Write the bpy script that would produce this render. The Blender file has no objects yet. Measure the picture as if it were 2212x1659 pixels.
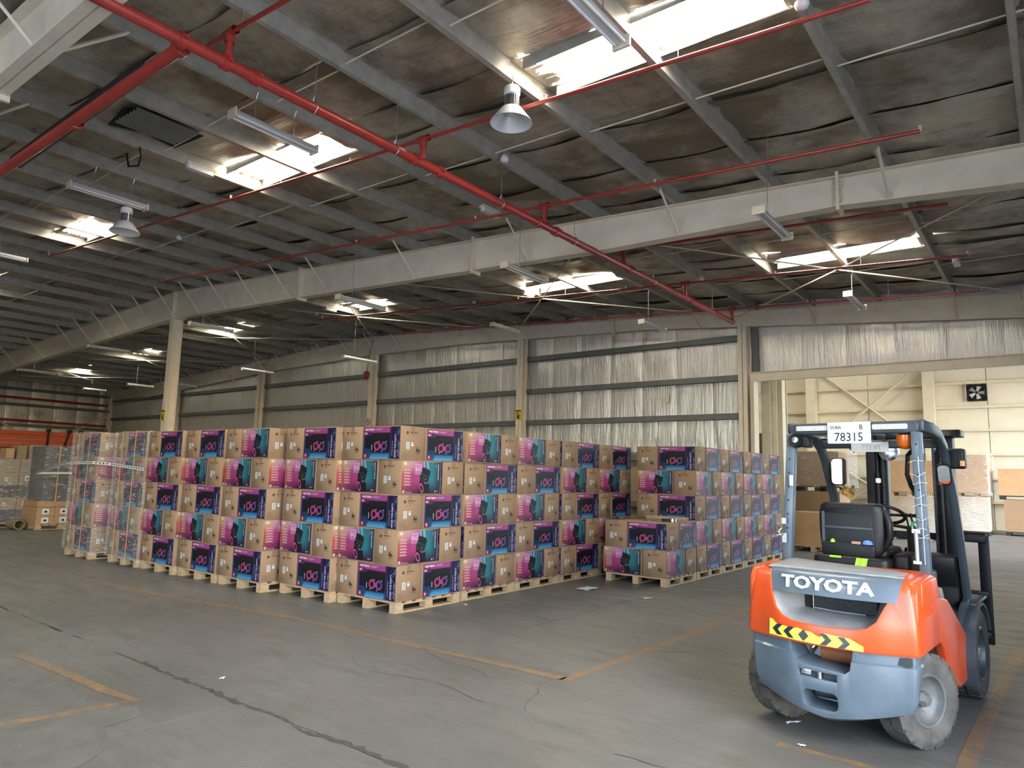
import bpy, bmesh, math, random
from mathutils import Vector, Matrix, noise
R = random.Random(7)
sc = bpy.context.scene
COL = sc.collection
PI = math.pi
# ---------------------------------------------------------------- camera
H = 1.65
cam = bpy.data.cameras.new('camera'); camo = bpy.data.objects.new('camera', cam); COL.objects.link(camo)
def _n(v): return v.normalized()
F = 1500.0
_dY = _n(Vector((2290-1106, 1055-829.5, F))); _dX = -_n(Vector((-840-1106, 977-829.5, F)))
_m = _n(_dX+_dY); _q = _n(_dX-_dY); _dX = _n(_m+_q); _dY = _n(_m-_q); _dZ = _dX.cross(_dY)
Rc = Matrix((( _dX[0], _dY[0], _dZ[0]), (_dX[1], _dY[1], _dZ[1]), (_dX[2], _dY[2], _dZ[2])))
M = Matrix.Identity(4)
for i in range(3):
    M[i][0] = Rc[0][i]; M[i][1] = -Rc[1][i]; M[i][2] = -Rc[2][i]
M[2][3] = H
camo.matrix_world = M
cam.sensor_fit = 'HORIZONTAL'; cam.sensor_width = 36.0; cam.lens = F/2212*36.0; cam.clip_end = 300; cam.clip_start = 0.05
sc.camera = camo
# ---------------------------------------------------------------- view, world, daylight
sc.view_settings.view_transform = 'Standard'; sc.view_settings.look = 'None'
sc.view_settings.gamma = 1.0; sc.view_settings.exposure = 0.82; sc.view_settings.use_curve_mapping = False
cy = sc.cycles
cy.use_denoising = True; cy.max_bounces = 8; cy.diffuse_bounces = 5; cy.glossy_bounces = 4; cy.transparent_max_bounces = 12
cy.sample_clamp_indirect = 4.0; cy.caustics_reflective = False; cy.caustics_refractive = False
W = bpy.data.worlds.new('world'); sc.world = W; W.use_nodes = True
nt = W.node_tree; nt.nodes.clear()
wo = nt.nodes.new('ShaderNodeOutputWorld'); bg = nt.nodes.new('ShaderNodeBackground'); sky = nt.nodes.new('ShaderNodeTexSky')
sky.sky_type = 'NISHITA'; sky.sun_disc = False; sky.sun_elevation = math.radians(42); sky.sun_rotation = math.radians(110)
sky.air_density = 1.0; sky.dust_density = 1.2; sky.ozone_density = 1.0
nt.links.new(sky.outputs[0], bg.inputs[0]); nt.links.new(bg.outputs[0], wo.inputs[0]); bg.inputs[1].default_value = 1.05
SKYLIGHT = 16.0
sl = bpy.data.lights.new('sun', 'SUN'); sl.energy = 12.0; sl.angle = math.radians(1.0); sl.color = (1.0, .98, .95)
slo = bpy.data.objects.new('sun', sl); COL.objects.link(slo); slo.rotation_euler = Vector((.50, -.42, -.95)).to_track_quat('-Z', 'Y').to_euler()
def portal(name, loc, rot, sx, sy):
    l = bpy.data.lights.new(name, 'AREA'); l.shape = 'RECTANGLE'; l.size = sx; l.size_y = sy; l.cycles.is_portal = True
    o = bpy.data.objects.new(name, l); COL.objects.link(o); o.location = loc; o.rotation_euler = rot
XW = 2.3   # eave wall on the right
portal('daylight_portal_side', (XW+.12, 0.2, 2.5), (0, PI/2, 0), 5.0, 7.4)
portal('daylight_portal_back', (-5, -9.6, 2.3), (-PI/2, 0, 0), 8, 4.6)
portal('daylight_portal_hall', (3.62, 24.75, 3.0), (0, PI/2, 0), 6.0, 12.5)

# ---------------------------------------------------------------- helpers
class MB:
    def __init__(s): s.v = []; s.f = []; s.m = []; s.c = []
    def add(s, vs, fs, mi=0, col=None):
        b = len(s.v); s.v += [tuple(p) for p in vs]
        for f in fs:
            s.f.append(tuple(b+i for i in f)); s.m.append(mi); s.c.append(col)
        return s
    def box(s, x0, x1, y0, y1, z0, z1, mi=0, mat=None, col=None):
        vs = [(x, y, z) for z in (z0, z1) for y in (y0, y1) for x in (x0, x1)]
        if mat: vs = [mat @ Vector(p) for p in vs]
        return s.add(vs, [(0,2,3,1), (4,5,7,6), (0,1,5,4), (2,6,7,3), (0,4,6,2), (1,3,7,5)], mi, col)
    def rbox(s, x0, x1, y0, y1, z0, z1, r, mi=0, mat=None, axis='z', n=3):
        # box with corners rounded around one axis
        P = rrect((x0, x1, y0, y1) if axis == 'z' else ((x0, x1, z0, z1) if axis == 'y' else (y0, y1, z0, z1)), r, n)
        a, b = (z0, z1) if axis == 'z' else ((y0, y1) if axis == 'y' else (x0, x1))
        return s.prism(P, a, b, axis, mi, mat)
    def prism(s, P, a, b, axis='z', mi=0, mat=None, col=None):
        def mk(p, t): return (p[0], p[1], t) if axis == 'z' else ((p[0], t, p[1]) if axis == 'y' else (t, p[0], p[1]))
        n = len(P); vs = [mk(p, a) for p in P]+[mk(p, b) for p in P]
        if mat: vs = [mat @ Vector(p) for p in vs]
        fs = [tuple(range(n-1, -1, -1)), tuple(range(n, 2*n))]+[(i, (i+1) % n, n+(i+1) % n, n+i) for i in range(n)]
        if axis == 'y': fs = [tuple(reversed(f)) for f in fs]
        return s.add(vs, fs, mi, col)
    def tube(s, pts, r, n=8, mi=0, closed=False):
        pts = [Vector(p) for p in pts]; k = len(pts); rings = []
        up = None
        for i, p in enumerate(pts):
            if closed: d = pts[(i+1) % k]-pts[i-1]
            else: d = pts[min(i+1, k-1)]-pts[max(i-1, 0)]
            d.normalize()
            if up is None: up = Vector((0, 0, 1)) if abs(d.z) < .9 else Vector((1, 0, 0))
            a = d.cross(up); a.normalize(); b = a.cross(d); up = b
            rr = r[i] if isinstance(r, (list, tuple)) else r
            rings.append([p+a*math.cos(2*PI*j/n)*rr+b*math.sin(2*PI*j/n)*rr for j in range(n)])
        vs = [q for g in rings for q in g]; fs = []
        for i in range(k if closed else k-1):
            i2 = (i+1) % k
            for j in range(n): fs.append((i*n+j, i2*n+j, i2*n+(j+1) % n, i*n+(j+1) % n))
        if not closed: fs += [tuple(range(n)), tuple((k-1)*n+j for j in range(n-1, -1, -1))]
        return s.add(vs, fs, mi)
    def lathe(s, prof, n=24, mi=0, mat=None, axis='z', mis=None):
        vs = []; 
        for (r, z) in prof:
            for j in range(n):
                a = 2*PI*j/n; p = (r*math.cos(a), r*math.sin(a), z)
                if axis == 'x': p = (z, p[0], p[1])
                if axis == 'y': p = (p[0], z, p[1])
                vs.append(mat @ Vector(p) if mat else p)
        b = len(s.v); s.v += [tuple(v) for v in vs]
        for i in range(len(prof)-1):
            for j in range(n):
                s.f.append((b+i*n+j, b+i*n+(j+1) % n, b+(i+1)*n+(j+1) % n, b+(i+1)*n+j)); s.m.append(mis[i] if mis else mi); s.c.append(None)
        return s
    def grid(s, nx, ny, fn, mi=0):
        vs = [fn(i/nx, j/ny) for j in range(ny+1) for i in range(nx+1)]
        return s.add(vs, [(j*(nx+1)+i, j*(nx+1)+i+1, (j+1)*(nx+1)+i+1, (j+1)*(nx+1)+i) for j in range(ny) for i in range(nx)], mi)
    def mesh(s, name, mats, smooth=False):
        me = bpy.data.meshes.new(name); me.from_pydata(s.v, [], s.f); 
        for m in (mats if isinstance(mats, (list, tuple)) else [mats]): me.materials.append(m)
        me.polygons.foreach_set('material_index', s.m)
        if any(c is not None for c in s.c):
            at = me.color_attributes.new('Col', 'FLOAT_COLOR', 'CORNER'); k = 0; buf = []
            for p, c in zip(me.polygons, s.c):
                if callable(c):
                    for vi in p.vertices: buf += list(c(s.v[vi]))+[1]
                else:
                    for _ in p.vertices: buf += list(c or (1, 1, 1))+[1]
            at.data.foreach_set('color', buf)
        if smooth: smooth_mesh(me, smooth)
        me.update(); return me
    def obj(s, name, mats, parent=None, smooth=False):
        return link(bpy.data.objects.new(name, s.mesh(name, mats, smooth)), parent)
def smooth_mesh(me, ang=40):
    me.polygons.foreach_set('use_smooth', [True]*len(me.polygons))
    try: me.set_sharp_from_angle(angle=math.radians(ang if ang is not True else 40))
    except Exception: pass
def link(o, parent=None):
    COL.objects.link(o)
    if parent: o.parent = parent
    return o
def rrect(b, r, n=3):
    x0, x1, y0, y1 = b; P = []
    for cx, cy_, a0 in ((x1-r, y1-r, 0), (x0+r, y1-r, PI/2), (x0+r, y0+r, PI), (x1-r, y0+r, 1.5*PI)):
        for k in range(n+1):
            a = a0+PI/2*k/n; P.append((cx+r*math.cos(a), cy_+r*math.sin(a)))
    return P
def empty(name, loc=(0, 0, 0), rz=0, parent=None):
    o = bpy.data.objects.new(name, None); o.location = loc; o.rotation_euler = (0, 0, rz); o.empty_display_size = .2
    return link(o, parent)
def tag(o, label=None, cat=None, group=None, kind=None):
    if label: o['label'] = label
    if cat: o['category'] = cat
    if group: o['group'] = group
    if kind: o['kind'] = kind
    return o
def inst(o, name, parent=None, loc=None, rz=None):
    c = bpy.data.objects.new(name, o.data); link(c, parent)
    if loc is not None: c.location = loc
    if rz is not None: c.rotation_euler = (0, 0, rz)
    return c
def bake(o):
    dg = bpy.context.evaluated_depsgraph_get(); dg.update()
    me = bpy.data.meshes.new_from_object(o.evaluated_get(dg)); old = o.data; o.modifiers.clear(); o.data = me; me.name = old.name
    return o
def boolean(o, cutter):
    m = o.modifiers.new('b', 'BOOLEAN'); m.operation = 'DIFFERENCE'; m.solver = 'EXACT'; m.object = cutter
    bake(o); bpy.data.objects.remove(cutter); return o
def bevel(o, w, seg=2, ang=35):
    m = o.modifiers.new('v', 'BEVEL'); m.width = w; m.segments = seg; m.limit_method = 'ANGLE'; m.angle_limit = math.radians(ang)
    bake(o); smooth_mesh(o.data, 50); return o
_TX = {}
def text_geo(s, size=1.0, bold=0.0, ext=0.0):
    k = (s, bold, ext)
    if k not in _TX:
        c = bpy.data.curves.new('t', 'FONT'); c.body = s; c.size = 1.0; c.offset = bold; c.extrude = ext; c.resolution_u = 2
        o = bpy.data.objects.new('t', c); me = bpy.data.meshes.new_from_object(o)
        _TX[k] = ([tuple(v.co) for v in me.vertices], [tuple(p.vertices) for p in me.polygons])
        bpy.data.objects.remove(o)
    vs, fs = _TX[k]
    return [(x*size, y*size, z) for x, y, z in vs], fs

# ---------------------------------------------------------------- materials
def mat(name, col=(.5, .5, .5), rough=.5, metal=0.0, noise_amt=0.0, nscale=8.0, bump=0.0, bscale=60.0, spec=.5, col2=None, stretch=None, coat=0.0, seed=0.0):
    m = bpy.data.materials.new(name); m.use_nodes = True; t = m.node_tree; b = t.nodes['Principled BSDF']
    b.inputs['Base Color'].default_value = (*col, 1); b.inputs['Roughness'].default_value = rough; b.inputs['Metallic'].default_value = metal
    b.inputs['Specular IOR Level'].default_value = spec
    if coat: b.inputs['Coat Weight'].default_value = coat; b.inputs['Coat Roughness'].default_value = .12
    tc = t.nodes.new('ShaderNodeTexCoord'); mp = t.nodes.new('ShaderNodeMapping'); t.links.new(tc.outputs['Object'], mp.inputs[0])
    mp.inputs['Location'].default_value = (seed, seed*.7, 0)
    if stretch: mp.inputs['Scale'].default_value = stretch
    if noise_amt or col2:
        n = t.nodes.new('ShaderNodeTexNoise'); n.inputs['Scale'].default_value = nscale; n.inputs['Detail'].default_value = 6; n.inputs['Roughness'].default_value = .62
        t.links.new(mp.outputs[0], n.inputs['Vector'])
        mx = t.nodes.new('ShaderNodeMix'); mx.data_type = 'RGBA'
        c2 = col2 or tuple(c*(1-noise_amt) for c in col)
        mx.inputs[6].default_value = (*col, 1); mx.inputs[7].default_value = (*c2, 1)
        cr = t.nodes.new('ShaderNodeMapRange'); cr.inputs[1].default_value = .35; cr.inputs[2].default_value = .65
        t.links.new(n.outputs[0], cr.inputs[0]); t.links.new(cr.outputs[0], mx.inputs[0]); t.links.new(mx.outputs[2], b.inputs['Base Color'])
    if bump:
        n2 = t.nodes.new('ShaderNodeTexNoise'); n2.inputs['Scale'].default_value = bscale; n2.inputs['Detail'].default_value = 4
        t.links.new(mp.outputs[0], n2.inputs['Vector']); bp = t.nodes.new('ShaderNodeBump'); bp.inputs['Strength'].default_value = bump; bp.inputs['Distance'].default_value = .01
        t.links.new(n2.outputs[0], bp.inputs['Height']); t.links.new(bp.outputs[0], b.inputs['Normal'])
    return m
def emit(name, col, s):
    m = bpy.data.materials.new(name); m.use_nodes = True; b = m.node_tree.nodes['Principled BSDF']
    b.inputs['Emission Color'].default_value = (*col, 1); b.inputs['Emission Strength'].default_value = s; b.inputs['Base Color'].default_value = (*col, 1); return m
M_CREAM = mat('cream_painted_steel', (.84, .765, .615), .55, 0, .12, 3, .1, 30)
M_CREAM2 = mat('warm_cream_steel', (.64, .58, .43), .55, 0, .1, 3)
M_GALV = mat('galvanised_steel', (.50, .485, .42), .45, .35, .25, 6, .1, 40)
M_GIRT = mat('grey_painted_girt', (.17, .185, .18), .5, .3, .2, 4)
M_RED = mat('red_pipe_paint', (.36, .035, .028), .38, 0, .2, 5, coat=.3)
M_CHROME = mat('chrome', (.75, .75, .75), .18, 1)
M_STEEL = mat('bare_steel', (.5, .5, .5), .35, .9, .2, 10)
M_WHITE = mat('white_enamel', (.72, .72, .70), .4)
M_IVORY = mat('ivory_plastic', (.66, .60, .46), .5)
M_BLACK = mat('black_plastic', (.008, .008, .009), .42, 0, 0, bump=.15, bscale=200, spec=.3)
M_BLACKM = mat('black_mast_steel', (.008, .009, .011), .40, .1, .4, 14, spec=.3)
M_RUBBER = mat('dusty_rubber', (.07, .066, .063), .85, 0, 0, 8, .3, 60, col2=(.135, .126, .118), spec=.25)
M_RUBBERD = mat('dark_rubber', (.03, .03, .032), .75, 0, 0, 8, .3, 60, col2=(.06, .06, .06))
M_ORANGE = mat('orange_truck_paint', (.70, .085, .018), .34, 0, .12, 5, coat=.25)
M_TGREY = mat('slate_truck_paint', (.105, .145, .185), .36, 0, .2, 5, coat=.25)
M_TDUST = mat('dusty_slate_paint', (.20, .225, .25), .6, 0, 0, 7, col2=(.31, .31, .30))
M_TDARK = mat('charcoal_truck_paint', (.045, .055, .065), .4, 0, .3, 8)
M_GUARD = mat('guard_slate_paint', (.055, .072, .09), .38, .1, .2, 9)
M_DARKIN = mat('cavity_shade', (.008, .008, .009), .8)  # near-black colour standing in for shade inside hollows
M_LETTER = mat('silver_letter', (.66, .69, .70), .4)
M_YEL = mat('yellow_sticker', (.80, .86, .10), .45, 0, .08, 20)
M_PLATE = mat('number_plate_white', (.74, .78, .80), .4)
M_INK = mat('black_ink', (.015, .016, .02), .5)
M_AMBER = mat('amber_lens', (.75, .14, .01), .15, 0, coat=.6)
M_LENS = mat('clear_lens', (.42, .41, .39), .3, .1, coat=.3)
M_GREENC = mat('lime_cloth', (.30, .65, .04), .8)
M_BLUEC = mat('blue_bag', (.09, .19, .5), .6)
M_PINE = mat('pine_wood', (.56, .41, .25), .75, 0, .35, 5, .3, 50, stretch=(1, 8, 8))
M_PINED = mat('dark_pine_wood', (.32, .22, .12), .8, 0, .35, 5, .3, 50)
M_KRAFT = mat('kraft_cardboard', (.295, .19, .112), .8, 0, .08, 4, .1, 120)
M_KRAFT2 = mat('tan_cardboard', (.47, .29, .15), .8, 0, .12, 4, .1, 120)
M_TAPE = mat('parcel_tape', (.33, .20, .11), .35)
M_BPLASTIC = mat('black_pallet_plastic', (.012, .012, .013), .55)
M_ORACK = mat('orange_rack_paint', (.55, .085, .02), .45, 0, .2, 4)
M_YSTRAP = mat('yellow_strap', (.75, .45, .16), .4)
M_REDBELL = mat('red_bell', (.30, .02, .02), .3, coat=.4)
M_MIRROR = mat('mirror_glass', (.85, .88, .9), .03, 1)
M_CREAMSIDING = mat('cream_wall_sheet', (.70, .64, .49), .5, 0, .08, 2, .05, 30)
M_DARKROOF = mat('outer_shell', (.25, .25, .24), .8)
# print material: flat ink colours from the mesh
M_PRINT = bpy.data.materials.new('printed_ink'); M_PRINT.use_nodes = True
_t = M_PRINT.node_tree; _a = _t.nodes.new('ShaderNodeAttribute'); _a.attribute_name = 'Col'
_t.links.new(_a.outputs['Color'], _t.nodes['Principled BSDF'].inputs['Base Color']); _t.nodes['Principled BSDF'].inputs['Roughness'].default_value = .5; _t.nodes['Principled BSDF'].inputs['Specular IOR Level'].default_value = .25
# stretch film
def film_mat(name, alpha):
    m = bpy.data.materials.new(name); m.use_nodes = True; t = m.node_tree; b = t.nodes['Principled BSDF']
    b.inputs['Base Color'].default_value = (.8, .78, .74, 1); b.inputs['Roughness'].default_value = .16
    tc = t.nodes.new('ShaderNodeTexCoord'); mp = t.nodes.new('ShaderNodeMapping'); mp.inputs['Scale'].default_value = (1.3, 1.3, 9); mp.inputs['Rotation'].default_value = (.25, .3, 0)
    n = t.nodes.new('ShaderNodeTexNoise'); n.inputs['Scale'].default_value = 5; n.inputs['Detail'].default_value = 5
    t.links.new(tc.outputs['Object'], mp.inputs[0]); t.links.new(mp.outputs[0], n.inputs['Vector'])
    mr = t.nodes.new('ShaderNodeMapRange'); mr.inputs[1].default_value = .55; mr.inputs[2].default_value = .70; mr.inputs[3].default_value = alpha; mr.inputs[4].default_value = min(1, alpha+.5)  # paler, denser streaks stand in for highlights on the film
    t.links.new(n.outputs[0], mr.inputs[0]); t.links.new(mr.outputs[0], b.inputs['Alpha'])
    bp = t.nodes.new('ShaderNodeBump'); bp.inputs['Strength'].default_value = .8; bp.inputs['Distance'].default_value = .02
    t.links.new(n.outputs[0], bp.inputs['Height']); t.links.new(bp.outputs[0], b.inputs['Normal']); return m
M_FILM = film_mat('stretch_film', .12); M_FILM2 = film_mat('heavy_stretch_film', .14)
# foil
def foil(name, c1, c2, rough, sc_xyz, bstr, metal=.8, dirt=(.10, .08, .055), dirt_lo=.5, dirt_hi=.7, fine=140):
    m = bpy.data.materials.new(name); m.use_nodes = True; t = m.node_tree; L = t.links.new; b = t.nodes['Principled BSDF']
    tc = t.nodes.new('ShaderNodeTexCoord'); mp = t.nodes.new('ShaderNodeMapping'); mp.inputs['Scale'].default_value = sc_xyz; L(tc.outputs['Object'], mp.inputs[0])
    n1 = t.nodes.new('ShaderNodeTexNoise'); n1.inputs['Scale'].default_value = .55; n1.inputs['Detail'].default_value = 7; n1.inputs['Roughness'].default_value = .68; L(tc.outputs['Object'], n1.inputs['Vector'])
    n2 = t.nodes.new('ShaderNodeTexNoise'); n2.inputs['Scale'].default_value = 3; n2.inputs['Detail'].default_value = 6; n2.inputs['Roughness'].default_value = .6; L(mp.outputs[0], n2.inputs['Vector'])
    mr = t.nodes.new('ShaderNodeMapRange'); mr.inputs[1].default_value = dirt_lo; mr.inputs[2].default_value = dirt_hi; L(n1.outputs[0], mr.inputs[0])
    mx = t.nodes.new('ShaderNodeMix'); mx.data_type = 'RGBA'; mx.inputs[6].default_value = (*c1, 1); mx.inputs[7].default_value = (*c2, 1); L(n2.outputs[0], mx.inputs[0])
    m2 = t.nodes.new('ShaderNodeMix'); m2.data_type = 'RGBA'; m2.inputs[7].default_value = (*dirt, 1); L(mx.outputs[2], m2.inputs[6])
    inv = t.nodes.new('ShaderNodeMath'); inv.operation = 'SUBTRACT'; inv.inputs[0].default_value = 1; L(mr.outputs[0], inv.inputs[1]); L(inv.outputs[0], m2.inputs[0]); L(m2.outputs[2], b.inputs['Base Color'])
    mm = t.nodes.new('ShaderNodeMapRange'); mm.inputs[3].default_value = metal*.25; mm.inputs[4].default_value = metal; L(mr.outputs[0], mm.inputs[0]); L(mm.outputs[0], b.inputs['Metallic'])
    b.inputs['Roughness'].default_value = rough
    bp = t.nodes.new('ShaderNodeBump'); bp.inputs['Strength'].default_value = bstr; bp.inputs['Distance'].default_value = .03; L(n2.outputs[0], bp.inputs['Height'])
    L(bp.outputs[0], b.inputs['Normal']); return m
M_ROOFFOIL = foil('roof_foil', (.54, .51, .44), (.74, .70, .60), .40, (.5, 3.2, 1), .9, .7, (.20, .157, .105), .42, .62)
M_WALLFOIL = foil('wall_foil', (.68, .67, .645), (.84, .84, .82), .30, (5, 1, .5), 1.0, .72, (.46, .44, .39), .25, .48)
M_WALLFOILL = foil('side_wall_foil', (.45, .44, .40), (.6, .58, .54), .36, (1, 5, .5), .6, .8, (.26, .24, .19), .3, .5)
M_SKY = emit('skylight_panel', (1.0, .93, .78), SKYLIGHT)
# concrete
def concrete(name, line=False):
    m = bpy.data.materials.new(name); m.use_nodes = True; t = m.node_tree; L = t.links.new; b = t.nodes['Principled BSDF']
    g = t.nodes.new('ShaderNodeNewGeometry')
    def nz(s, d=8, r=.6, st=None):
        n = t.nodes.new('ShaderNodeTexNoise'); n.inputs['Scale'].default_value = s; n.inputs['Detail'].default_value = d; n.inputs['Roughness'].default_value = r
        if st:
            mp = t.nodes.new('ShaderNodeMapping'); mp.inputs['Scale'].default_value = st; mp.inputs['Rotation'].default_value = (0, 0, .35); L(g.outputs['Position'], mp.inputs[0]); L(mp.outputs[0], n.inputs['Vector'])
        else: L(g.outputs['Position'], n.inputs['Vector'])
        return n
    def mix(a, bb, f):
        x = t.nodes.new('ShaderNodeMix'); x.data_type = 'RGBA'
        for k, v in ((6, a), (7, bb)):
            if isinstance(v, tuple): x.inputs[k].default_value = (*v, 1)
            else: L(v, x.inputs[k])
        L(f, x.inputs[0]); return x.outputs[2]
    def rng(o, a, c, lo=0, hi=1):
        r = t.nodes.new('ShaderNodeMapRange'); r.inputs[1].default_value = a; r.inputs[2].default_value = c; r.inputs[3].default_value = lo; r.inputs[4].default_value = hi; L(o, r.inputs[0]); return r.outputs[0]
    n1 = nz(.45); n2 = nz(1.4, 9, .7, (1, 3.2, 1)); n3 = nz(38, 3); n4 = nz(5, 8, .75)
    c = mix((.104, .105, .096), (.150, .152, .145), rng(n1.outputs[0], .35, .65))
    c = mix(c, (.080, .078, .064), rng(n2.outputs[0], .52, .72, 0, .75))
    c = mix(c, (.225, .215, .185), rng(n4.outputs[0], .62, .78, 0, .55))
    c = mix(c, (.085, .08, .068), rng(n3.outputs[0], .58, .8, 0, .35))
    if line:
        c = mix(c, (.30, .165, .055), rng(nz(9, 6, .8).outputs[0], .40, .58, .9, .15))
    L(c, b.inputs['Base Color']); L(rng(n2.outputs[0], .3, .7, .32, .58), b.inputs['Roughness'])
    bp = t.nodes.new('ShaderNodeBump'); bp.inputs['Strength'].default_value = .25; bp.inputs['Distance'].default_value = .006
    L(n3.outputs[0], bp.inputs['Height']); L(bp.outputs[0], b.inputs['Normal']); return m
M_CONC = concrete('concrete_floor'); M_LINE = concrete('worn_line_paint', True)
M_ROUGHC = mat('broken_concrete', (.12, .118, .105), .95, 0, 0, 4, .5, 35, col2=(.155, .15, .138), spec=.15)
M_YARD = mat('yard_bounce', (.46, .47, .49), .9, 0, .1, .4)
M_CRACK = mat('crack_dirt', (.06, .055, .045), .95)

# ================================================================ SETTING
XR = -19.7; XL = -42.0; YB = -9.5; YW = 17.0; YH = 32.5
def zr(x): return 6.62-.057*(x-XR) if x > XR else 6.62-.042*(XR-x)
def S(name, mb, mats, parent=None, smooth=False): 
    o = mb.obj(name, mats, parent, smooth)
    if not parent: o['kind'] = 'structure'
    return o
S('ground', MB().box(-70, 60, -70, 70, -.5, -.31), M_YARD)  # unseen yard added to bounce sunlight up into the roof
floor = S('floor', MB().box(XL-.4, XW+.12, YB-.12, YW, -.3, -.02).box(-16.2, 3.7, YW, YH+.2, -.3, -.02), M_CRACK); floor['label'] = 'grey stained concrete warehouse floor'
xs = [XL-.4, -37.8, -32.2, -26.6, -21.2, -15.7, -10.2, -4.66, .9, XW+.12]; ys = [YB-.12, -2.6, 2.93, 8.4, 13.9, 19.4, 26, YH+.5]
for i in range(len(xs)-1):
    for j in range(len(ys)-1):
        if ys[j] > 18 and xs[i] < -16.3: continue
        g = .006; b = MB(); x0, x1, y0, y1 = xs[i]+g, xs[i+1]-g, ys[j]+g, ys[j+1]-g
        P = []
        # the joint at Y 2.93 left of X -3 is broken and ragged
        def edge(xa, xb, y):
            n = 40 if abs(y-2.93) < .05 and xs[i] < -3 and xs[i+1] > -17 else 1
            return [(xa+(xb-xa)*k/n, y+(0 if n == 1 or k in (0, n) else .028*noise.noise(Vector((k*.9+i*7, y*3, 0)))+ .012*R.uniform(-1, 1))) for k in range(n+1)]
        P = edge(x0, x1, y0)+edge(x1, x0, y1)
        b.prism(P, -.05, 0); S('slab', b, M_CONC, floor)
def strip(pts, w, z, jit=.0, n=1):
    b = MB(); P = [Vector((*p, z)) for p in pts]; L_, Rr = [], []
    for i, p in enumerate(P):
        d = (P[min(i+1, len(P)-1)]-P[max(i-1, 0)]).normalized(); s = Vector((-d.y, d.x, 0)); ww = w*(1+R.uniform(-jit, jit))/2
        L_.append(p+s*ww); Rr.append(p-s*ww)
    k = len(P); vs = L_+Rr
    return b.add(vs, [(i, k+i, k+i+1, i+1) for i in range(k-1)])
S('painted_line', strip([(-17, 3.95), (-9, 4.55), (-6.95, 4.87), (-5, 4.93), (-3.29, 5.0)], .09, .0015), M_LINE, floor)
S('painted_line', strip([(-3.27, 4.95), (-3.2, 7.1), (-3.28, 9.0), (-3.3, 12)], .09, .0015), M_LINE, floor)
S('painted_line', strip([(-1.5, 4.74), (-.9, 4.74), (-.3, 4.75)], .07, .0015), M_LINE, floor)
S('painted_line', strip([(-.54, 4.7), (-.5, 6.4), (-.4, 9)], .10, .0018), M_LINE, floor)
S('painted_line', strip([(-7.2, 2.35), (-6.3, 2.40), (-5.6, 2.42), (-5.25, 2.46), (-5.28, 2.14), (-5.4, 1.6)], .09, .0022), M_LINE, floor)
b = MB(); b.add([(x, y, .002) for x, y in [(-6.9, 2.0), (-6.3, 2.25), (-5.8, 2.3), (-5.55, 2.22), (-5.1, 2.42), (-4.9, 2.34), (-4.85, 2.1), (-4.5, 2.0), (-4.3, 1.7), (-4.6, 1.5), (-5.3, 1.6), (-6.1, 1.7), (-6.8, 1.6)]], [tuple(range(12, -1, -1))]); 
S('rough_patch', b, M_ROUGHC, floor)
cr = []
for k in range(60):
    x = -6.2+k*.055; cr.append((x, 2.93+.045*noise.noise(Vector((x*2.2, 5, 0)))+.02*R.uniform(-1, 1)))
S('crack', strip(cr, .035, .0022, .8), M_CRACK, floor)
for st, n, ang in (((-3.4, 4.1), 16, 2.9), ((-2.6, 6.2), 14, -.15), ((-3.35, 4.85), 7, -1.3), ((-2.2, 3.9), 22, -.1), ((-3.5, 5.9), 12, .5), ((-5.0, 5.0), 12, -.2)):
    P = [st]; a = ang
    for k in range(n): a += R.uniform(-.35, .35); a = ang+(a-ang)*.8; P.append((P[-1][0]+.11*math.cos(a), P[-1][1]+.11*math.sin(a)))
    S('crack', strip(P, .006, .0024, .7), M_CRACK, floor)

# ---- roof
ceiling = S('ceiling', MB().box(XL-.3, XL-.2, YB, YW, 6.2, 6.3), M_GALV); ceiling['label'] = 'foil insulated low pitched roof over galvanised purlins'
XP = [-.04-1.4*k for k in range(-1, 30)]
YBR = [-9.6, -8.6, -7.5, -6.4, -5.4, -4.3, -3.2, -2.1, -1.48, -.4, .8, 2.0, 3.1, 4.2, 5.25, 5.87, 7.05, 8.2, 9.4, 10.55, 11.75, 12.93, 13.55, 14.7, 15.9, 17.2]
SKX = [(-4.05, -1.62), (-9.75, -7.48), (-16.62, -14.98), (-24.1, -22.5), (-30.5, -29.4), (-36.6, -35.5)]
def sag(x, y, x0, sd):
    ph = ((x-XP[1])/1.4) % 1.0; s = math.sin(PI*ph)
    v = noise.noise(Vector((x*.8, y*5.0, sd)))*.055+noise.noise(Vector((x*3, y*11, sd+4)))*.016
    return zr(x)+.2-.035*s+v*s
def foilstrip(y0, y1, x0, x1, sd):
    nx = max(2, int((x1-x0)/(.2 if x0 > -24 else .35))); ny = max(3, int((y1-y0)/.085)) if x0 > -24 else 5
    def fn(u, v):
        x = x0+(x1-x0)*u; y = y0-.012+(y1-y0+.024)*v; z = sag(x, y, x0, sd)
        e = min(v, 1-v); z -= (.020 if v < .5 else -.012)*max(0, 1-e*11)
        return (x, y, z)
    S('insulation_sheet', MB().grid(nx, ny, fn), M_ROOFFOIL, ceiling, 60)
def deck(y0, y1, x0, x1):  # unseen outer roof added to stop light leaking through the foil seams
    b = MB(); X_ = [x0]+([XR] if x0 < XR < x1 else [])+[x1]
    for a, c in zip(X_, X_[1:]):
        za, zc = zr(a)+.30, zr(c)+.30
        b.add([(a, y0-.03, za), (c, y0-.03, zc), (c, y1+.03, zc), (a, y1+.03, za), (a, y0-.03, za+.03), (c, y0-.03, zc+.03), (c, y1+.03, zc+.03), (a, y1+.03, za+.03)], [(0, 3, 2, 1), (4, 5, 6, 7), (0, 1, 5, 4), (1, 2, 6, 5), (2, 3, 7, 6), (3, 0, 4, 7)])
    S('leak_block_roof', b, M_DARKROOF, ceiling)
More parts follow.
